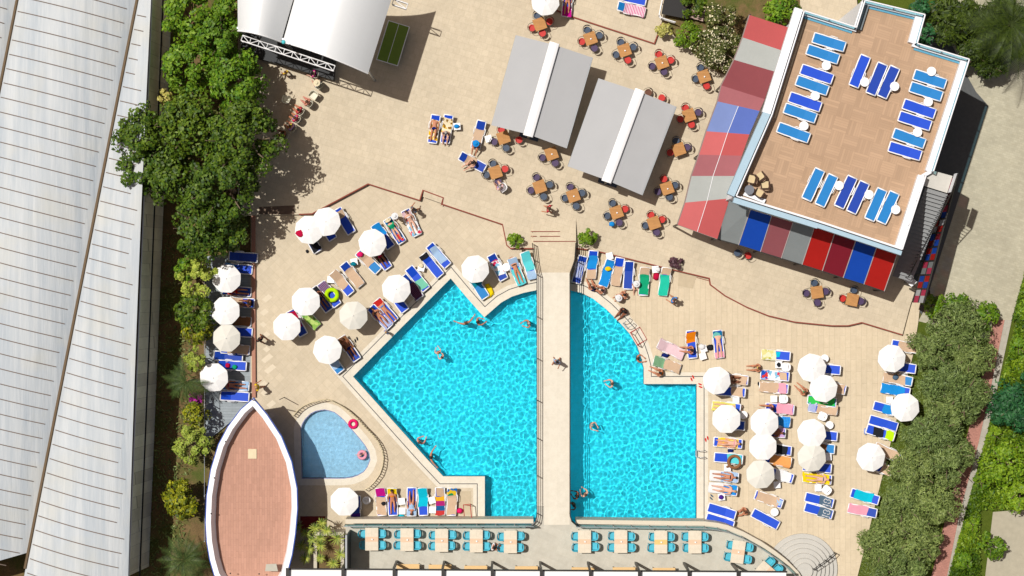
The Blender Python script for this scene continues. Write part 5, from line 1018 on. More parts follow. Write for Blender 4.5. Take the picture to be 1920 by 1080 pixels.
# right of the pool
lng(1230, 641, 1284, 668, "draped in pale pink at the pool bend", tw=[("palepink", -.97, .97, .78)]); lng(1223, 674, 1276, 692, "sage and beige, below the pale pink one", tw=[("sage", .15, .97, .72), ("beige", -.97, .15, .66)])
lng(1294, 618, 1299, 672, "with an orange towel", tw=[("orange", .1, .85)], pp=("floor", "tan", "black", "brief:black", "woman sitting sideways", dict(dy=-.4, rot=1.4, long=True)), raised=True); stable(1319, 654, "white table heaped with cloth between orange towel and bikini woman", 0); stable(1318, 668, "lower white table by the orange towelled lounger", 0, rot=.3)
lng(1344, 617, 1350, 672, "under the woman in navy briefs", tw=[("ocean", .4, .9), ("pink", -.95, -.55)], pp=("lieup", "fair", "black", "brief:navy", "woman in navy briefs sunbathing", dict(dy=.05)))
def hl(cx, cy, ref, tilt=2, **kw): return lng(cx+27, cy+tilt, cx-27, cy-tilt, ref, **kw)
hl(1455, 666, "with the lemon towel, top of the middle column", tw=[("lemonprint", -.95, .0, .7), ("cyan", -.05, .25, .35)]); stable(1460, 684, "white table with a black bag below the lemon towel", 0, rot=0); SHW.put(at(1473, 688, .6, 0), 1.57, "white plastic armchair in the middle column below the lemon towel", "chair")
hl(1453, 704, "with the white and blue printed towel", tw=[("seaprint", -.5, .35), ("blueprint", -.9, -.4), ("beige", .3, .8, .5)]); hl(1451, 727, "half beige and half pink", tw=[("beige", -.97, .3, .68), ("pink", .3, .85, .68)]); stable(1451, 748, "white table with a bottle above the pink towel", 0, rot=0); SHW.put(at(1468, 748, .6, 0), 1.57, "white plastic armchair above the pink towel", "chair")
hl(1462, 766, "under the pink towel beside the first column umbrella", tw=[("pink", -.2, .9, .72)], pp=("floor", "tan", "black", "brief:purple,top:purple", "tanned woman sitting up", dict(dy=-.55, rot=PI, long=True))); hl(1455, 789, "with the blue checked towel", tw=[("blueplaid", -.3, .95, .72)]); hl(1446, 810, "with the lilac towel in umbrella shade", tw=[("lilac", .2, .9)], pp=("recline", "dark", "black", "trunks:brown", "dark haired man resting"))
hl(1376, 711, "behind the pool corner umbrella", tw=[("beige", -.3, .9)], pp=("floor", "dark", "brown", "trunks:black", "shaded person", dict(dy=-.2))); hl(1371, 734, "lower one at the pool corner umbrella", tw=[("beige", 0, .8)]); stable(1380, 751, "white table with a striped cloth above the lime towel", 0, rot=0)
hl(1362, 763, "with the lime towel by the pool", tilt=3, tw=[("lemon", -.97, .6)], pp=("prone", "fair", "brown", "trunks:lime", "sunbather face down")); stable(1394, 778, "white round table beside the lime towel umbrella", 0, True); hl(1370, 796, "in shade below the lime towel", col=NAVY)
hl(1365, 830, "with the golden towel", tw=[("goldprint", -.7, .7)], pp=("recline", "fair", "brown", "brief:pink,top:pink", "woman on gold cloth")); hl(1366, 859, "with the aqua towel and straw ring", tw=[("aqua", -.1, .9)]); stable(1364, 877, "white table with a brown fruit below the aqua towel", 0, rot=0)
hl(1358, 893, "draped white and pale blue", tw=[("white", -.97, -.2, .72), ("paleblue", -.2, .9, .7)], pp=("recline", "tan", "black", "brief:black,top:black", "woman in black bikini reclining")); hl(1356, 917, "white and sky, below the pale blue one", tilt=4, tw=[("white", -.97, .0, .7), ("sky", 0, .9, .66)], pp=("recline", "fair", "blond", "brief:red", "sunbather in red briefs")); stable(1353, 932, "white table with a purple cloth, alone by the drain", 0, rot=.1)
lng(1379, 966, 1328, 951, "plain blue, upper of the pair near the curved railing"); lng(1375, 985, 1325, 970, "plain blue, lower of the pair near the curved railing")
hl(1457, 843, "in shade right of the second column umbrella", tw=[("black", -.2, .7)]); lng(1480, 866, 1434, 858, "with the peach towel", tw=[("peach", -.5, .95, .8)]); lng(1481, 896, 1441, 884, "with a white towel right of the cream umbrella", tw=[("white", -.3, .8)]); stable(1457, 909, "white table beside the column's cream umbrella", 0)
lng(1468, 945, 1415, 927, "sandy beige, right of the tanned sitter", tw=[("beige", -.85, .7, .7), ("paleblue", .5, .9, .4)]); stable(1452, 960, "white round table between the sandy and plain blue loungers", 0, True); lng(1458, 985, 1412, 961, "plain blue and slanted, nearest the round steps", raised=False)
hl(1549, 692, "peeking out right of the overlapped umbrellas"); stable(1546, 672, "white round table above the overlapped umbrellas", 0, True); lng(1583, 731, 1535, 720, "beige headed, right of the overlapped umbrellas", tw=[("beige", .1, .9)], base=0)
hl(1541, 752, "bright green towelled", tilt=3, tw=[("brightgreen", -.9, .9, .5)]); hl(1543, 766, "beige with a blue scribbled white cloth", tilt=3, tw=[("beige", -.4, .97, .7), ("bluestripe", -.97, -.45, .66)]); SHW.put(at(1541, 780, .5, 0), 1.2, "fallen white chair below the scribbled cloth", "chair"); stable(1555, 797, "white round table above the blue lounger of the third column", 0, True)
hl(1543, 816, "blue headed, right of the third column umbrella"); hl(1538, 840, "with a brown cloth in the third column", col=LBLUE, tw=[("brown", -.1, .4, .5)]); hl(1532, 876, "below the third column's cream umbrella"); stable(1553, 857, "small table with a green bag in the third column", 0)
hl(1532, 897, "with the yellow towel", tw=[("yellow", -.97, .85, .66)], pp=("recline", "fair", "brown", "brief:slate,top:slate", "woman on yellow cloth")); stable(1534, 915, "white table below the yellow towel", 0, rot=0); SHW.put(at(1549, 918, .5, 0), .9, "white chair below the yellow towel", "chair")
lng(1563, 944, 1509, 931, "with a grey lettered towel, upper of its pair", tw=[("slate", .0, .85)]); lng(1562, 965, 1508, 950, "with a grey lettered towel, lower of its pair", tw=[("slate", .0, .85)])
lng(1725, 655, 1672, 645, "reaching under the olive trees", tw=[("beige", -.5, .95)]); lng(1716, 692, 1664, 685, "hidden below the upper olive side umbrella"); lng(1711, 716, 1656, 706, "beige with a dark hat on it", LBLUE, tw=[("beige", -.97, .5)]); lng(1706, 736, 1652, 727, "all sky blue, left of the lawn umbrella", tw=[("sky", -.97, .6, .66)])
stable(1668, 750, "white table with a folded pole left of the lawn umbrella", 0, rot=0); lng(1690, 774, 1638, 760, "partly sky towelled, below the white table", tw=[("sky", -.3, .6)]); lng(1684, 783, 1640, 774, "beige sliver below the lawn umbrella", tw=[("beige", -.5, .9)]) if False else None
lng(1682, 801, 1630, 786, "plain royal, right above the black and lime one", raised=False); lng(1678, 819, 1624, 803, "black and lime, on the deck edge", tw=[("black", -.5, .2), ("lime", .35, .9)]); lng(1693, 862, 1637, 835, "beige, sticking out of the solitary umbrella", tw=[("beige", -.9, .8)]); lng(1672, 884, 1622, 867, "shaded beige, below the solitary umbrella", tw=[("beige", .2, .95)])
lng(1646, 938, 1597, 924, "cyan towelled, beside the olive trees", tw=[("cyan", -.7, .55)]); lng(1642, 962, 1592, 953, "pink towelled, the lowest by the olive trees", NAVY, tw=[("pink", -.95, .35)])
# row above the dining terrace
lng(713, 914, 716, 966, "magenta headed, first of the row above the dining terrace", tw=[("magenta", .35, .97), ("beige", -.9, .3)]); lng(735, 914, 737, 966, "yellow headed in the row above the dining terrace", tw=[("yellow", .3, .95)], pp=("recline", "tan", "black", "brief:orange,top:orange", "sunbather with raised arms"))
lng(772, 966, 772, 916, "with the resting woman, legs toward the pool", tw=[("paleblue", .2, .95)], pp=("recline", "tan", "brown", "shirt:paleblue", "woman with crossed legs")); lng(792, 914, 794, 966, "all cyan in the row above the dining terrace", tw=[("cyan", -.35, .97)])
lng(825, 914, 826, 964, "rainbow banded in the row above the dining terrace", tw=[("multicol", -.95, .3), ("beige", .3, .95, .5)]); lng(848, 914, 846, 966, "beige with a parrot print, last of its row", tw=[("parrot", .4, .97), ("beige", -.9, .4)]); lng(668, 930, 666, 978, "hidden beside the umbrella above the dining terrace", NAVY, tw=[("purple", -.9, -.3)])
stable(753, 940, "white table right of the raised arms sunbather", 0); stable(810, 938, "white table between the cyan and rainbow towels", 0); stable(754, 958, "lower white table right of the raised arms sunbather", 0); stable(811, 956, "lower white table between the cyan and rainbow towels", 0); stable(687, 938, "shaded round table with a white bag near the kids pool", 0, True)
lng(1160, 12, 1206, 22, "rainbow striped, at the top edge", LBLUE, tw=[("rainbow", -.95, .5, .7)], base=U+.16); lng(1162, -8, 1208, 2, "cut by the top edge, above the rainbow striped", base=U+.16); lng(1066, -20, 1062, 28, "under the person beside the top umbrella", tw=[("magenta", -.95, -.3)], base=U+.16, pp=("recline", "tan", "black", "shirt:navy", "person in navy"))
# roof deck
GR = "sun loungers on the roof deck"
for i, (hx, hy, fx, fy, cl, ref) in enumerate([(1583, 88, 1525, 70, 0, "top left of the roof deck, first in its column"), (1571, 111, 1514, 92, 0, "second in the left roof column, above a table"), (1560, 149, 1502, 129, 1, "third in the left roof column, below a round table"), (1551, 170, 1494, 150, 0, "fourth in the left roof column"), (1538, 201, 1480, 181, 1, "fifth in the left roof column, between two tables"), (1529, 222, 1471, 202, 0, "sixth in the left roof column"), (1516, 259, 1459, 238, 0, "alone at the end of the left roof column"),
      (1601, 160, 1623, 106, 1, "leftmost of the roof deck trio"), (1633, 174, 1655, 121, 2, "middle of the roof deck trio"), (1654, 180, 1678, 127, 2, "rightmost of the roof deck trio"), (1772, 158, 1714, 139, 0, "first in the right roof column, under a table"), (1765, 181, 1707, 162, 0, "second in the right roof column"), (1752, 214, 1694, 194, 1, "third in the right roof column"), (1744, 236, 1686, 217, 1, "fourth in the right roof column"), (1733, 270, 1675, 249, 0, "fifth in the right roof column"), (1726, 292, 1667, 274, 1, "last in the right roof column"),
      (1537, 319, 1512, 374, 0, "first in the bottom roof row"), (1562, 330, 1537, 385, 0, "second in the bottom roof row, beside a table"), (1598, 333, 1573, 388, 2, "third in the bottom roof row"), (1621, 343, 1596, 398, 2, "fourth in the bottom roof row"), (1654, 356, 1630, 412, 0, "fifth in the bottom roof row"), (1677, 362, 1652, 417, 0, "last in the bottom roof row")]):
    lng(hx, hy, fx, fy, ref, (LBLUE, BLUE, NAVY)[cl], raised=False, base=RF+.02, sc=1.06, group=GR)
for x, y, rf in [(1549, 123, "below the second lounger, left column"), (1528, 180, "below the fourth lounger, left column"), (1507, 236, "beside the lone lounger, left column"), (1621, 154, "in the trio of loungers"), (1677, 162, "right of the trio of loungers"), (1746, 134, "above the right column"), (1740, 191, "below the second lounger, right column"), (1720, 248, "below the fourth lounger, right column"), (1573, 348, "left one in the bottom row"), (1629, 365, "middle one in the bottom row"), (1679, 393, "right one at the end of the bottom row")]:
    TRND.put(at(x, y, RF+.47, RF+.02), 0, f"white round table on the roof deck, {rf}", "table", "round tables on the roof deck", None, 1.15)
for x, y, r, lab in [(1410, 336, 2.9, "wicker armchair with cream cushion nearest the pale blue parapet"), (1425, 331, 2.2, "wicker armchair with cream cushion, upper one of the cluster"), (1434, 347, 1.6, "wicker armchair with cream cushion, outermost of the cluster"), (1423, 362, 1.0, "wicker armchair with cream cushion, lowest of the cluster")]: SHB.put(at(x, y, RF+.45, RF+.02), r-PI/2, lab, "armchair", "wicker armchairs on the roof deck")
TGLS.put(at(1405, 356, RF+.7, RF+.02), 0, "round frosted glass table in the corner of the roof deck", "table")
slab("pale_ledge", [(1393, 366), (1397, 360), (1436, 374), (1433, 381)], RF+.3, .3, WALLW); bpy.data.objects["pale_ledge"].parent = bl; bpy.data.objects["pale_ledge"].matrix_parent_inverse = Matrix.Translation(-bl.location)
# ---------------------------------------------------------------- wooden tables with four tub chairs
A20 = math.radians(19)
def bistro(px, py, ref, chairs, rot=A20, cup=False):
    q = at(px, py, U+.74, U); TWOOD.put(q, rot, f"square wooden table {ref}", "table", "wooden tables on the upper terrace")
    for sd, cc in chairs.items():
        a = dict(N=PI/2, E=0, S=-PI/2, W=PI)[sd]+rot+random.uniform(-.1, .1); d = .58+random.uniform(-.03, .1)
        if sd in "SE": d += .03
        TUB.put((q[0]+math.cos(a)*d, q[1]+math.sin(a)*d, U), a+PI/2+random.uniform(-.15, .15), f"{dict(red='red', blue='steel blue', purple='purple')[cc]} tub chair, {dict(N='upper', E='right', S='lower', W='left')[sd]} side, table {ref}", "chair", "tub chairs on the upper terrace", {"seat": CHC[cc], "backrest": CHC[cc]})
    if cup: c = MB().lathe([(.045, 0), (.05, .08), (.03, .09)], 10).build("sugar_bowl", WHITE); c.location = (q[0]+.03, q[1]-.04, U+.741); tag(c, f"small white bowl on the wooden table {ref}", "bowl", "white bowls on the wooden tables")
for a in [(1012, 45, "below the top umbrella", dict(N="blue", E="red", S="red", W="red"), False), (1107, 72, "second along the upper row", dict(N="blue", E="blue", S="purple", W="red"), True), (1171, 94, "third along the upper row", dict(N="blue", E="blue", S="red", W="blue"), True), (1241, 117, "fourth along the upper row", dict(N="red", E="red", S="purple", W="purple"), True), (1320, 143, "beside the oleander", dict(N="blue", S="red", W="blue"), True),
          (1292, 216, "next to the second canopy's upper corner", dict(N="red", E="purple", S="red", W="red"), False), (1273, 280, "half shaded, level with the blue sheets", dict(N="blue", E="purple", W="red"), False), (1251, 353, "beside the second canopy's lower corner", dict(E="blue", S="blue", W="purple", N="red"), True), (1226, 418, "nearest the long awning's corner", dict(N="red", E="red", S="purple", W="blue"), False),
          (1156, 398, "with a blue bag on a chair", dict(N="blue", E="red", S="purple", W="blue"), True), (1075, 367, "below the second canopy, centre", dict(N="purple", E="blue", S="blue", W="blue"), True), (1012, 350, "below the gap between the canopies", dict(N="purple", E="blue", S="blue", W="purple"), False), (1034, 288, "half under the first canopy", dict(W="purple", S="purple"), True), (929, 323, "touching the upper terrace lounger", dict(N="blue", E="red", S="purple", W="blue"), False),
          (944, 258, "at the first canopy's lower left corner", dict(N="red", W="purple", S="blue"), False), (1532, 548, "left of the two below the long awning", dict(N="blue", E="purple", S="purple", W="purple"), False), (1598, 562, "right of the two below the long awning", dict(N="blue", W="red", E="purple"), False)]:
    bistro(a[0], a[1], a[2], a[3], A20 if a[0] < 1500 else math.radians(-12 if a[0] > 1550 else 8), a[4])
for x, y, cc, r, lab in [(973, 262, "red", 0, "red tub chair at the foot of the first canopy ridge"), (1216, 173, "brown", 2, "brown tub chair peeking out above the second canopy"), (1241, 183, "red", 1, "red tub chair peeking out above the second canopy"), (1383, 474, "blue", 1, "steel blue tub chair in the shade of the long awning"), (1403, 479, "red", -1, "red tub chair at the shade line of the long awning")]: TUB.put(at(x, y, U+.6, U), r, lab, "chair", "tub chairs on the upper terrace", {"seat": CHC[cc], "backrest": CHC[cc]})
# ---------------------------------------------------------------- dining terrace tables with turquoise armchairs
def dining(px, py, ref, rot=0, sides="ABCD", run=PEACH):
    q = at(px, py, T+.75, T); e = TD.put(q, rot, f"pale wooden dining table {ref}", "table", "dining tables on the raised terrace"); c, s = math.cos(rot), math.sin(rot)
    link("table_runner", [(-.42, -.16, .753), (.42, -.16, .753), (.42, .16, .753), (-.42, .16, .753)], [(0, 1, 2, 3)], run, e)
    for k, (x, y, nm) in dict(A=(-.56, .36, "upper left"), B=(-.56, -.38, "lower left"), C=(.56, .36, "upper right"), D=(.56, -.38, "lower right")).items():
        if k not in sides: continue
        x += random.uniform(-.05, .05)+(.06 if x > 0 else 0); y += random.uniform(-.04, .04); SHT.put((q[0]+x*c-y*s, q[1]+x*s+y*c, T), rot+(-PI/2 if x < 0 else PI/2), f"turquoise armchair at the {nm} of the table {ref}", "chair", "turquoise armchairs on the dining terrace")
    n = MB().box((0, 0, .05), (.1, .08, .1)).add([(-.05, 0, .1), (.05, 0, .1), (0, .02, .16)], [(0, 1, 2)]).build("napkin_holder", WHITE); n.location = (q[0]+.03, q[1], T+.752); n.rotation_euler = (0, 0, random.uniform(-.5, .5)); tag(n, f"white napkin holder on the table {ref}", "napkin holder", "napkin holders on the dining tables")
YR = plain("yellow_runner", (240, 204, 130), .7)
for a in [(697, 1011, "nearest the wind screen"), (763, 1012, "second from the wind screen"), (828, 1013.5, "third from the wind screen"), (893, 1014.5, "fourth from the wind screen"), (957, 1016, "with the seated guest in white"), (1096, 1015.5, "first right of the footbridge"), (1164, 1015.5, "second right of the footbridge"), (1239, 1016.5, "with the yellow runner"), (1303, 1016.5, "fourth right of the footbridge"), (1384, 1035, "slightly turned, along the curved railing", -.13), (1440, 1074, "turned diagonally at the awning corner", .85)]:
    dining(a[0], a[1], a[2], a[3] if len(a) > 3 else 0, run=YR if "yellow" in a[2] else PEACH)
for x, y, rf in [(765, 1070, "under the awning, first from the left"), (825, 1071, "under the awning, second from the left"), (892, 1073, "under the awning, third from the left"), (987, 1074, "under the awning left of the footbridge"), (1093, 1076, "under the awning right of the footbridge"), (1170, 1076, "under the awning below the second right table"), (1245, 1077, "under the awning below the yellow runner")]:
    TD.put(at(x, y, T+.75, T), PI/2, f"wooden dining table {rf}", "table", "dining tables under the white awning", {"tabletop": plain("honey_wood", (240, 200, 140), .6, .05)})
person(at(925, 1025, T+.9, T), -PI/2-.3, "sit", "guest in a white shirt on a turquoise chair at the dining table", "tan", "black", "shirt:white,trunks:slate")
# ---------------------------------------------------------------- swimmers
for x, y, r, pose, sk, hr, wr, lab in [(874, 606, .3, "wade", "tan", "brown", "trunks:navy", "swimmer with spread arms near the pool notch"), (896, 604, -1.2, "wadein", "tan", "black", "trunks:black", "swimmer facing the one with spread arms"), (992, 606, 1.9, "wadein", "tan", "grey", "trunks:crimson", "swimmer beside the footbridge"), (829, 670, .9, "wadein", "fair", "brown", "brief:red,top:red", "child in red playing in the left pool half"), (822, 661, .4, "wadein", "fair", "blond", "top:hot,brief:hot", "child in pink beside the one in red"),
                                     (787, 829, -.6, "wadein", "pink", "brown", "trunks:navy", "person wading at the slanting lower pool edge"), (808, 857, -1.5, "wade", "tan", "black", "trunks:black", "person with dark hair at the lower pool edge"), (1148, 719, 1.6, "wadein", "fair", "brown", "trunks:teal", "swimmer alone in the right pool half"), (1109, 797, -2, "wadein", "fair", "grey", "trunks:grey", "swimmer at the edge of the footbridge shadow"), (1196, 672, -1.6, "wadein", "tan", "black", "brief:black,top:black", "person leaning on the curved pool edge"),
                                     (1098, 927, .8, "wadein", "fair", "brown", "trunks:navy", "pale swimmer of the trio in the bridge shadow"), (1083, 930, 1.2, "wadein", "dark", "black", "trunks:black", "dark haired swimmer of the trio in the bridge shadow"), (1076, 947, 2.2, "wadein", "dark", "black", "trunks:brown", "lowest swimmer of the trio in the bridge shadow")]:
    o = person(at(x, y, .1, (-.98 if "child" in lab else -1.24)), r, pose, lab, sk, hr, wr, .8 if "child" in lab else 1.02)
    for q in [o]+list(o.children): q.cycles.is_caustics_receiver = True
# group by the stage
for x, y, r, c_, pose, sk, hr, wr, lab, kw in [(588, 138, 2.6, None, "sit", "fair", "black", "shirt:magenta,trunks:navy", "person in magenta seated by the truss", {}), (596, 158, 2.0, "w", "sit", "fair", "black", "shirt:white,trunks:white", "person in white with straw hat seated by the stage", dict(hat="cream")), (577, 192, 2.2, "w", "sit", "pink", "brown", "trunks:brown", "bare chested man seated between cream chairs", {}), (561, 207, 2.2, "w", "sit", "tan", "black", "shirt:crimson,trunks:red", "person in crimson seated at the tree's edge", {}),
                                            (554, 222, 2.2, "w", "sit", "tan", "brown", "shirt:hot,trunks:sky", "person in pink and blue seated at the tree's edge", {}), (546, 238, 2.2, "w", "sit", "tan", "brown", "shirt:lilac,trunks:yellow", "person in lilac and yellow seated at the tree's edge", {}), (532, 253, 2.4, "w", "sit", "dark", "black", "trunks:black", "person in the tree shade at the end of the seated row", {}), (536, 136, 1.9, None, "walk", "tan", "brown", "shirt:yellow,trunks:paleblue", "child in yellow walking in the tree shade", dict(scale=.75))]:
    q = at(x, y, U+.9, U); person(q, r-PI/2+.3, pose, lab, sk, hr, wr, **kw)
    if pose == "sit": SHC.put(q, r-PI/2+.3, "cream plastic armchair under the "+lab.split(" seated")[0].replace("person", "one"), "chair", "cream plastic armchairs by the stage")
SHC.put(at(588, 179, U+.5, U), 2.5, "empty cream armchair in the sun below the straw hat", "chair", "cream plastic armchairs by the stage"); SHC.put(at(537, 186, U+.5, U), -.3, "empty cream armchair in the tree shade", "chair", "cream plastic armchairs by the stage")
# ---------------------------------------------------------------- small things
def torus(name, px, py, z, R, r, mat, label, cat="swim ring", flat=.8):
    n = 20; pts = [(math.cos(2*PI*i/n)*R, math.sin(2*PI*i/n)*R, 0) for i in range(n)]; o = MB().tube(pts, r, 8, True).build(name, mat, smooth=True); q = P(px, py, z); o.location = q; o.scale = (1, 1, flat); return tag(o, label, cat)
def lump(name, px, py, z, sx, sy, sz, mat, label, cat, rot=0, seed=1):
    mb = MB().lathe([(.02, 0), (.85, .03), (1, .35), (.9, .75), (.5, .97), (.02, 1)], 10); rr = random.Random(seed+int(px)); mb.v = [Vector((v.x*sx*(1+rr.uniform(-.18, .18)), v.y*sy*(1+rr.uniform(-.18, .18)), v.z*sz)) for v in mb.v]
    o = mb.build(name, mat, smooth=True); o.location = P(px, py, z); o.rotation_euler = (0, 0, rot); return tag(o, label, cat)
torus("swim_ring", 622, 553, .55, .36, .14, CT["lime"], "big lime green swim ring lying on a lounger"); torus("swim_ring", 662, 795, .1, .24, .1, CT["hot"], "hot pink ring on the kids pool rim"); torus("swim_ring", 679, 853, .06, .24, .1, CT["pink"], "pale pink swim ring floating in the kids pool"); torus("swim_ring", 1377, 866, .6, .4, .1, CT["brown"], "brown straw coloured ring beside the aqua towel")
person(at(679, 853, .3, -.62), .5, "wade", "toddler inside the pale pink ring in the kids pool", "fair", "black", "top:crimson,brief:crimson", .55)
fl = empty("pool_float", P(914, 547, 0), .5, "bright yellow inflatable float lying by the pool notch", "pool float"); m1 = CT["yellow"]; MB().tube([(-.25, -.3, .1), (.05, -.32, .1), (.26, -.2, .1), (.3, .1, .1), (.2, .42, .12)], .11, 8).build("tube_rim", m1, fl, True); MB().prism([(-.4, -.4), (.3, -.35), (.36, .45), (.1, .5), (-.05, .1), (-.5, -.1)], .02, .13).build("float_body", m1, fl)
for x, y, z, sx, sy, sz, c, lab, cat in [(856, 237, U+.44, .2, .14, .16, "sky", "sky blue bag on the table beside the close pair", "bag"), (675, 477, .5, .22, .2, .2, "hot", "hot pink bag lying on a beige towelled lounger", "bag"), (663, 495, .44, .2, .14, .2, "teal", "teal bag on the grey shaded table", "bag"), (1140, 504, .5, .22, .16, .12, "yellow", "yellow and white bag on a sky blue towel", "bag"), (1247, 666, .02, .28, .18, .2, "navy", "blue bag on the deck beside the pale pink lounger", "bag"), (1332, 651, .02, .24, .2, .25, "black", "black bag beside the woman in navy briefs", "bag"),
                                         (1230, 518, .02, .24, .28, .3, "crimson", "crimson and white bag under the table between green towels", "bag"), (1369, 845, .02, .2, .2, .22, "navy", "round navy bag between the golden and aqua towels", "bag"), (1352, 932, .44, .17, .17, .12, "purple", "purple cloth on a small white table", "cloth"), (1460, 684, .44, .14, .16, .12, "black", "black bag on the table below the lemon towel", "bag"), (862, 957, .02, .2, .2, .3, "hot", "hot pink ball beside the red goal frame", "ball"), (750, 967, .02, .3, .14, .12, "cyan", "cyan bag lying at the foot of the row of loungers", "bag"),
                                         (719, 944, .4, .14, .14, .14, "black", "black hat on the magenta headed lounger", "hat"), (427, 685, .4, .16, .16, .1, "crimson", "crimson and white sun hat on the blue lounger", "hat"), (440, 688, .4, .16, .16, .1, "green", "green and white sun hat on the blue lounger", "hat"), (1679, 707, .4, .2, .2, .14, "slate", "dark grey hat on the beige lounger by the lawn", "hat"), (1570, 702, .02, .1, .08, .05, "hot", "pink toy lying alone on the deck", "toy"), (577, 462, .02, .12, .12, .16, "black", "small black bag beside the black towelled lounger", "bag") if False else (535, 437, .02, .01, .01, .01, "black", "", ""),
                                         (576, 471, .02, .1, .12, .14, "black", "small black bag beside the black towelled lounger", "bag"), (562, 438, 2.2, .26, .24, .1, "crimson", "crimson cloth lying on the shaded umbrella", "cloth"), (1316, 650, .44, .22, .2, .16, "white", "heap of white cloth on the table beside the orange towel", "cloth"), (1233, 505, .44, .2, .16, .14, "white", "white cloth bag between the two green towels", "bag"), (790, 498, .44, .18, .16, .14, "cream", "cream cloth bag on the table beside the mint towel", "bag"), (1147, 420, U+.46, .2, .18, .2, "sky", "blue bag on the left chair of a wooden table", "bag"), (1364, 875, .44, .1, .08, .08, "brown", "brown fruit on the white table below the aqua towel", "fruit"), (1622, 809, .02, .12, .24, .2, "bluestripe", "blue and white beach bag at the foot of the black and lime lounger", "bag"), (686, 936, .48, .18, .16, .14, "white", "white bag on the shaded table near the kids pool", "bag"), (532, 79, 7.1, .13, .13, .2, "aqua", "turquoise ball caught between the two tent roofs", "ball"), (1410, 476, .02, .01, .01, .01, "black", "", "")]:
    if lab: lump("hat" if cat == "hat" else cat.replace(" ", "_"), x, y, z, sx, sy, sz, CT[c], lab, cat)
for x, y, r, c, lab in [(799, 237, .6, "black", "black sandals on the terrace left of the close pair"), (668, 637, .3, "black", "black sandals near the pool's left corner"), (1334, 932, .8, "slate", "grey sandals left of the purple cloth table"), (1298, 709, .4, "red", "red sandals on the coping left of the pool corner umbrella"), (1313, 723, 1.2, "red", "red striped sandals at the inner pool corner"), (1424, 718, 0, "black", "tiny black sandals left of the half pink lounger"), (1325, 823, .2, "red", "pink sandals on the drain line"), (985, 538, .5, "cream", "")]:
    if lab:
        e = empty("sandals", P(x, y, .012), r, lab, "sandals", "pairs of sandals left on the deck")
        for sx in (-.08, .08): MB().prism([(math.cos(a)*.05+sx, math.sin(a)*.14+sx*.6) for a in [i*PI/6 for i in range(12)]], 0, .03).build("sandal", CT[c], e); MB().tube([(sx-.04, .03+sx*.6, .03), (sx, .06+sx*.6, .07), (sx+.04, .03+sx*.6, .03)], .012, 4).build("strap", CT[c], e)
def goal(label, px, py, w_, d, h, rot, group="red framed goals by the pool"):
    e = empty("goal_frame", P(px, py, 0), rot, label, "goal", group); RD = plain("red_tube", (190, 60, 56), .5); x, y = w_/2, d/2
    MB().tube([(-x, -y, h), (x, -y, h)], .03, 6).build("crossbar", RD, e); [MB().tube([(sx*x, -y, 0), (sx*x, -y, h)], .03, 6).build("post", RD, e) for sx in (-1, 1)]; MB().tube([(-x, -y, .03), (-x, y, .03), (x, y, .03), (x, -y, .03)], .025, 6).build("base_frame", RD, e); [MB().tube([(sx*x, y, .03), (sx*x, -y, h)], .02, 6).build("stay", RD, e) for sx in (-1, 1)]
goal("red framed water goal standing on the curved pool coping", 1197, 630, .95, .75, .9, math.radians(-60)); goal("red framed goal beside the hot pink ball", 877, 961, 1.1, .5, .8, math.radians(95))
def ladder2(label, px, py, rot):
    e = empty("pool_ladder", P(px, py, 0), rot, label, "ladder", "steel pool ladders")
    for sx in (-.22, .22): MB().tube([(sx, .45, 0), (sx, .42, .6), (sx, .2, .78), (sx, -.05, .6), (sx, -.12, -.1)], .022, 6).build("rail", STEEL, e, True)
    for z in (-.02, .2): MB().box((0, -.1, z), (.44, .09, .02)).build("step", STEEL, e)
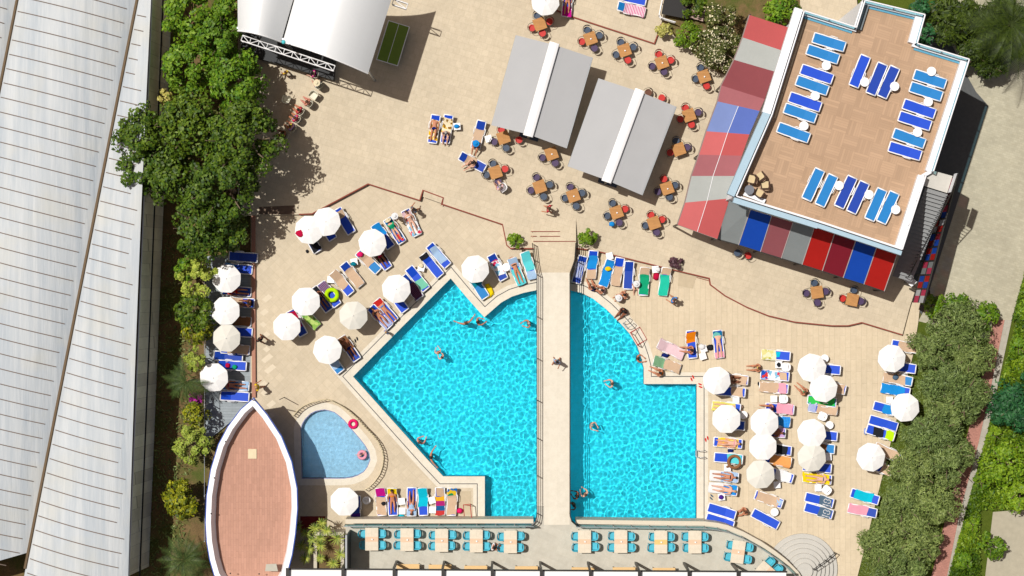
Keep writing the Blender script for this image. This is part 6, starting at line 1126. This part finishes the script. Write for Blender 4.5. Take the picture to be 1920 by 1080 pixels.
ladder2("steel ladder on the curved pool edge above the red goal", 1174, 609, math.radians(-52)); ladder2("steel ladder on the straight right pool edge", 1308, 850, math.radians(-90))
# side hoses, poles and sign
mp_ = MB().tube([(0, 0, 0), (0, 0, 2.4)], .03, 8).build("flag_pole", METAL); mp_.location = P(533, 745, 0); tag(mp_, "thin bare pole standing beside the boat bow", "pole")
e = empty("menu_board", P(1702, 527, .3), .7, "white menu board leaning at the foot of the outside staircase", "sign"); MB().box((0, 0, .9), (.5, .05, .75), Matrix.Rotation(.9, 3, 'X')).build("board", WHITE, e); [MB().tube([(sx*.22, .1, 0), (sx*.22, 0, 1.0)], .02, 5).build("leg", METAL, e) for sx in (-1, 1)]
fc = empty("garden_fence", P(392, 700, 0), 0, "thin wire fence with pale posts between the hedge and the left terrace", "fence"); MB().tube([Vector((0, 7.5, 1.8)), Vector((0, -11, 1.8))], .02, 5).build("wire", STEEL, fc); [MB().tube([(0, y, 0), (0, y, 1.85)], .035, 6).build("post", GREYP, fc) for y in (7, 4, 1, -2, -5, -8, -11)]
# lettering on the two grey towels: a ring mark and a line of text
for t in [o for o in COL.objects if o.name.startswith("towel") and "lettered" in o.get("label", "")]:
    a = math.radians(26); e_ = lambda x, y: Vector((x, .25+(y-.25)*math.cos(a), .345+(y-.25)*math.sin(a)+.055)); pts = []
    for i in range(15): th = math.radians(-60-300*i/14*.9); pts.append(e_(-.06+.12*math.sin(th), .42+.11*math.cos(th)))
    pts2 = [e_(.0-(-.06-.0)*0-.06+ .12*math.sin(th), .65+.11*math.cos(th)) for th in [math.radians(120-300*i/14*.9) for i in range(15)]]
    MB().tube(pts[::-1]+pts2[::-1], .022, 5).build("emblem", CT["white"], t); mb = MB(); y = .3; rr = random.Random(5)
    while y < .86:
        w_ = rr.uniform(.02, .045); c_ = e_(.21, y); mb.box(c_, (rr.uniform(.05, .075), w_, .006), Matrix.Rotation(a, 3, 'X')); y += w_+(.05 if rr.random() < .2 else .014)
    mb.build("lettering", CT["white"], t)
for o in list(bpy.data.objects):
    if o.type == 'MESH' and not o.data.materials: o.data.materials.append(WHITE)
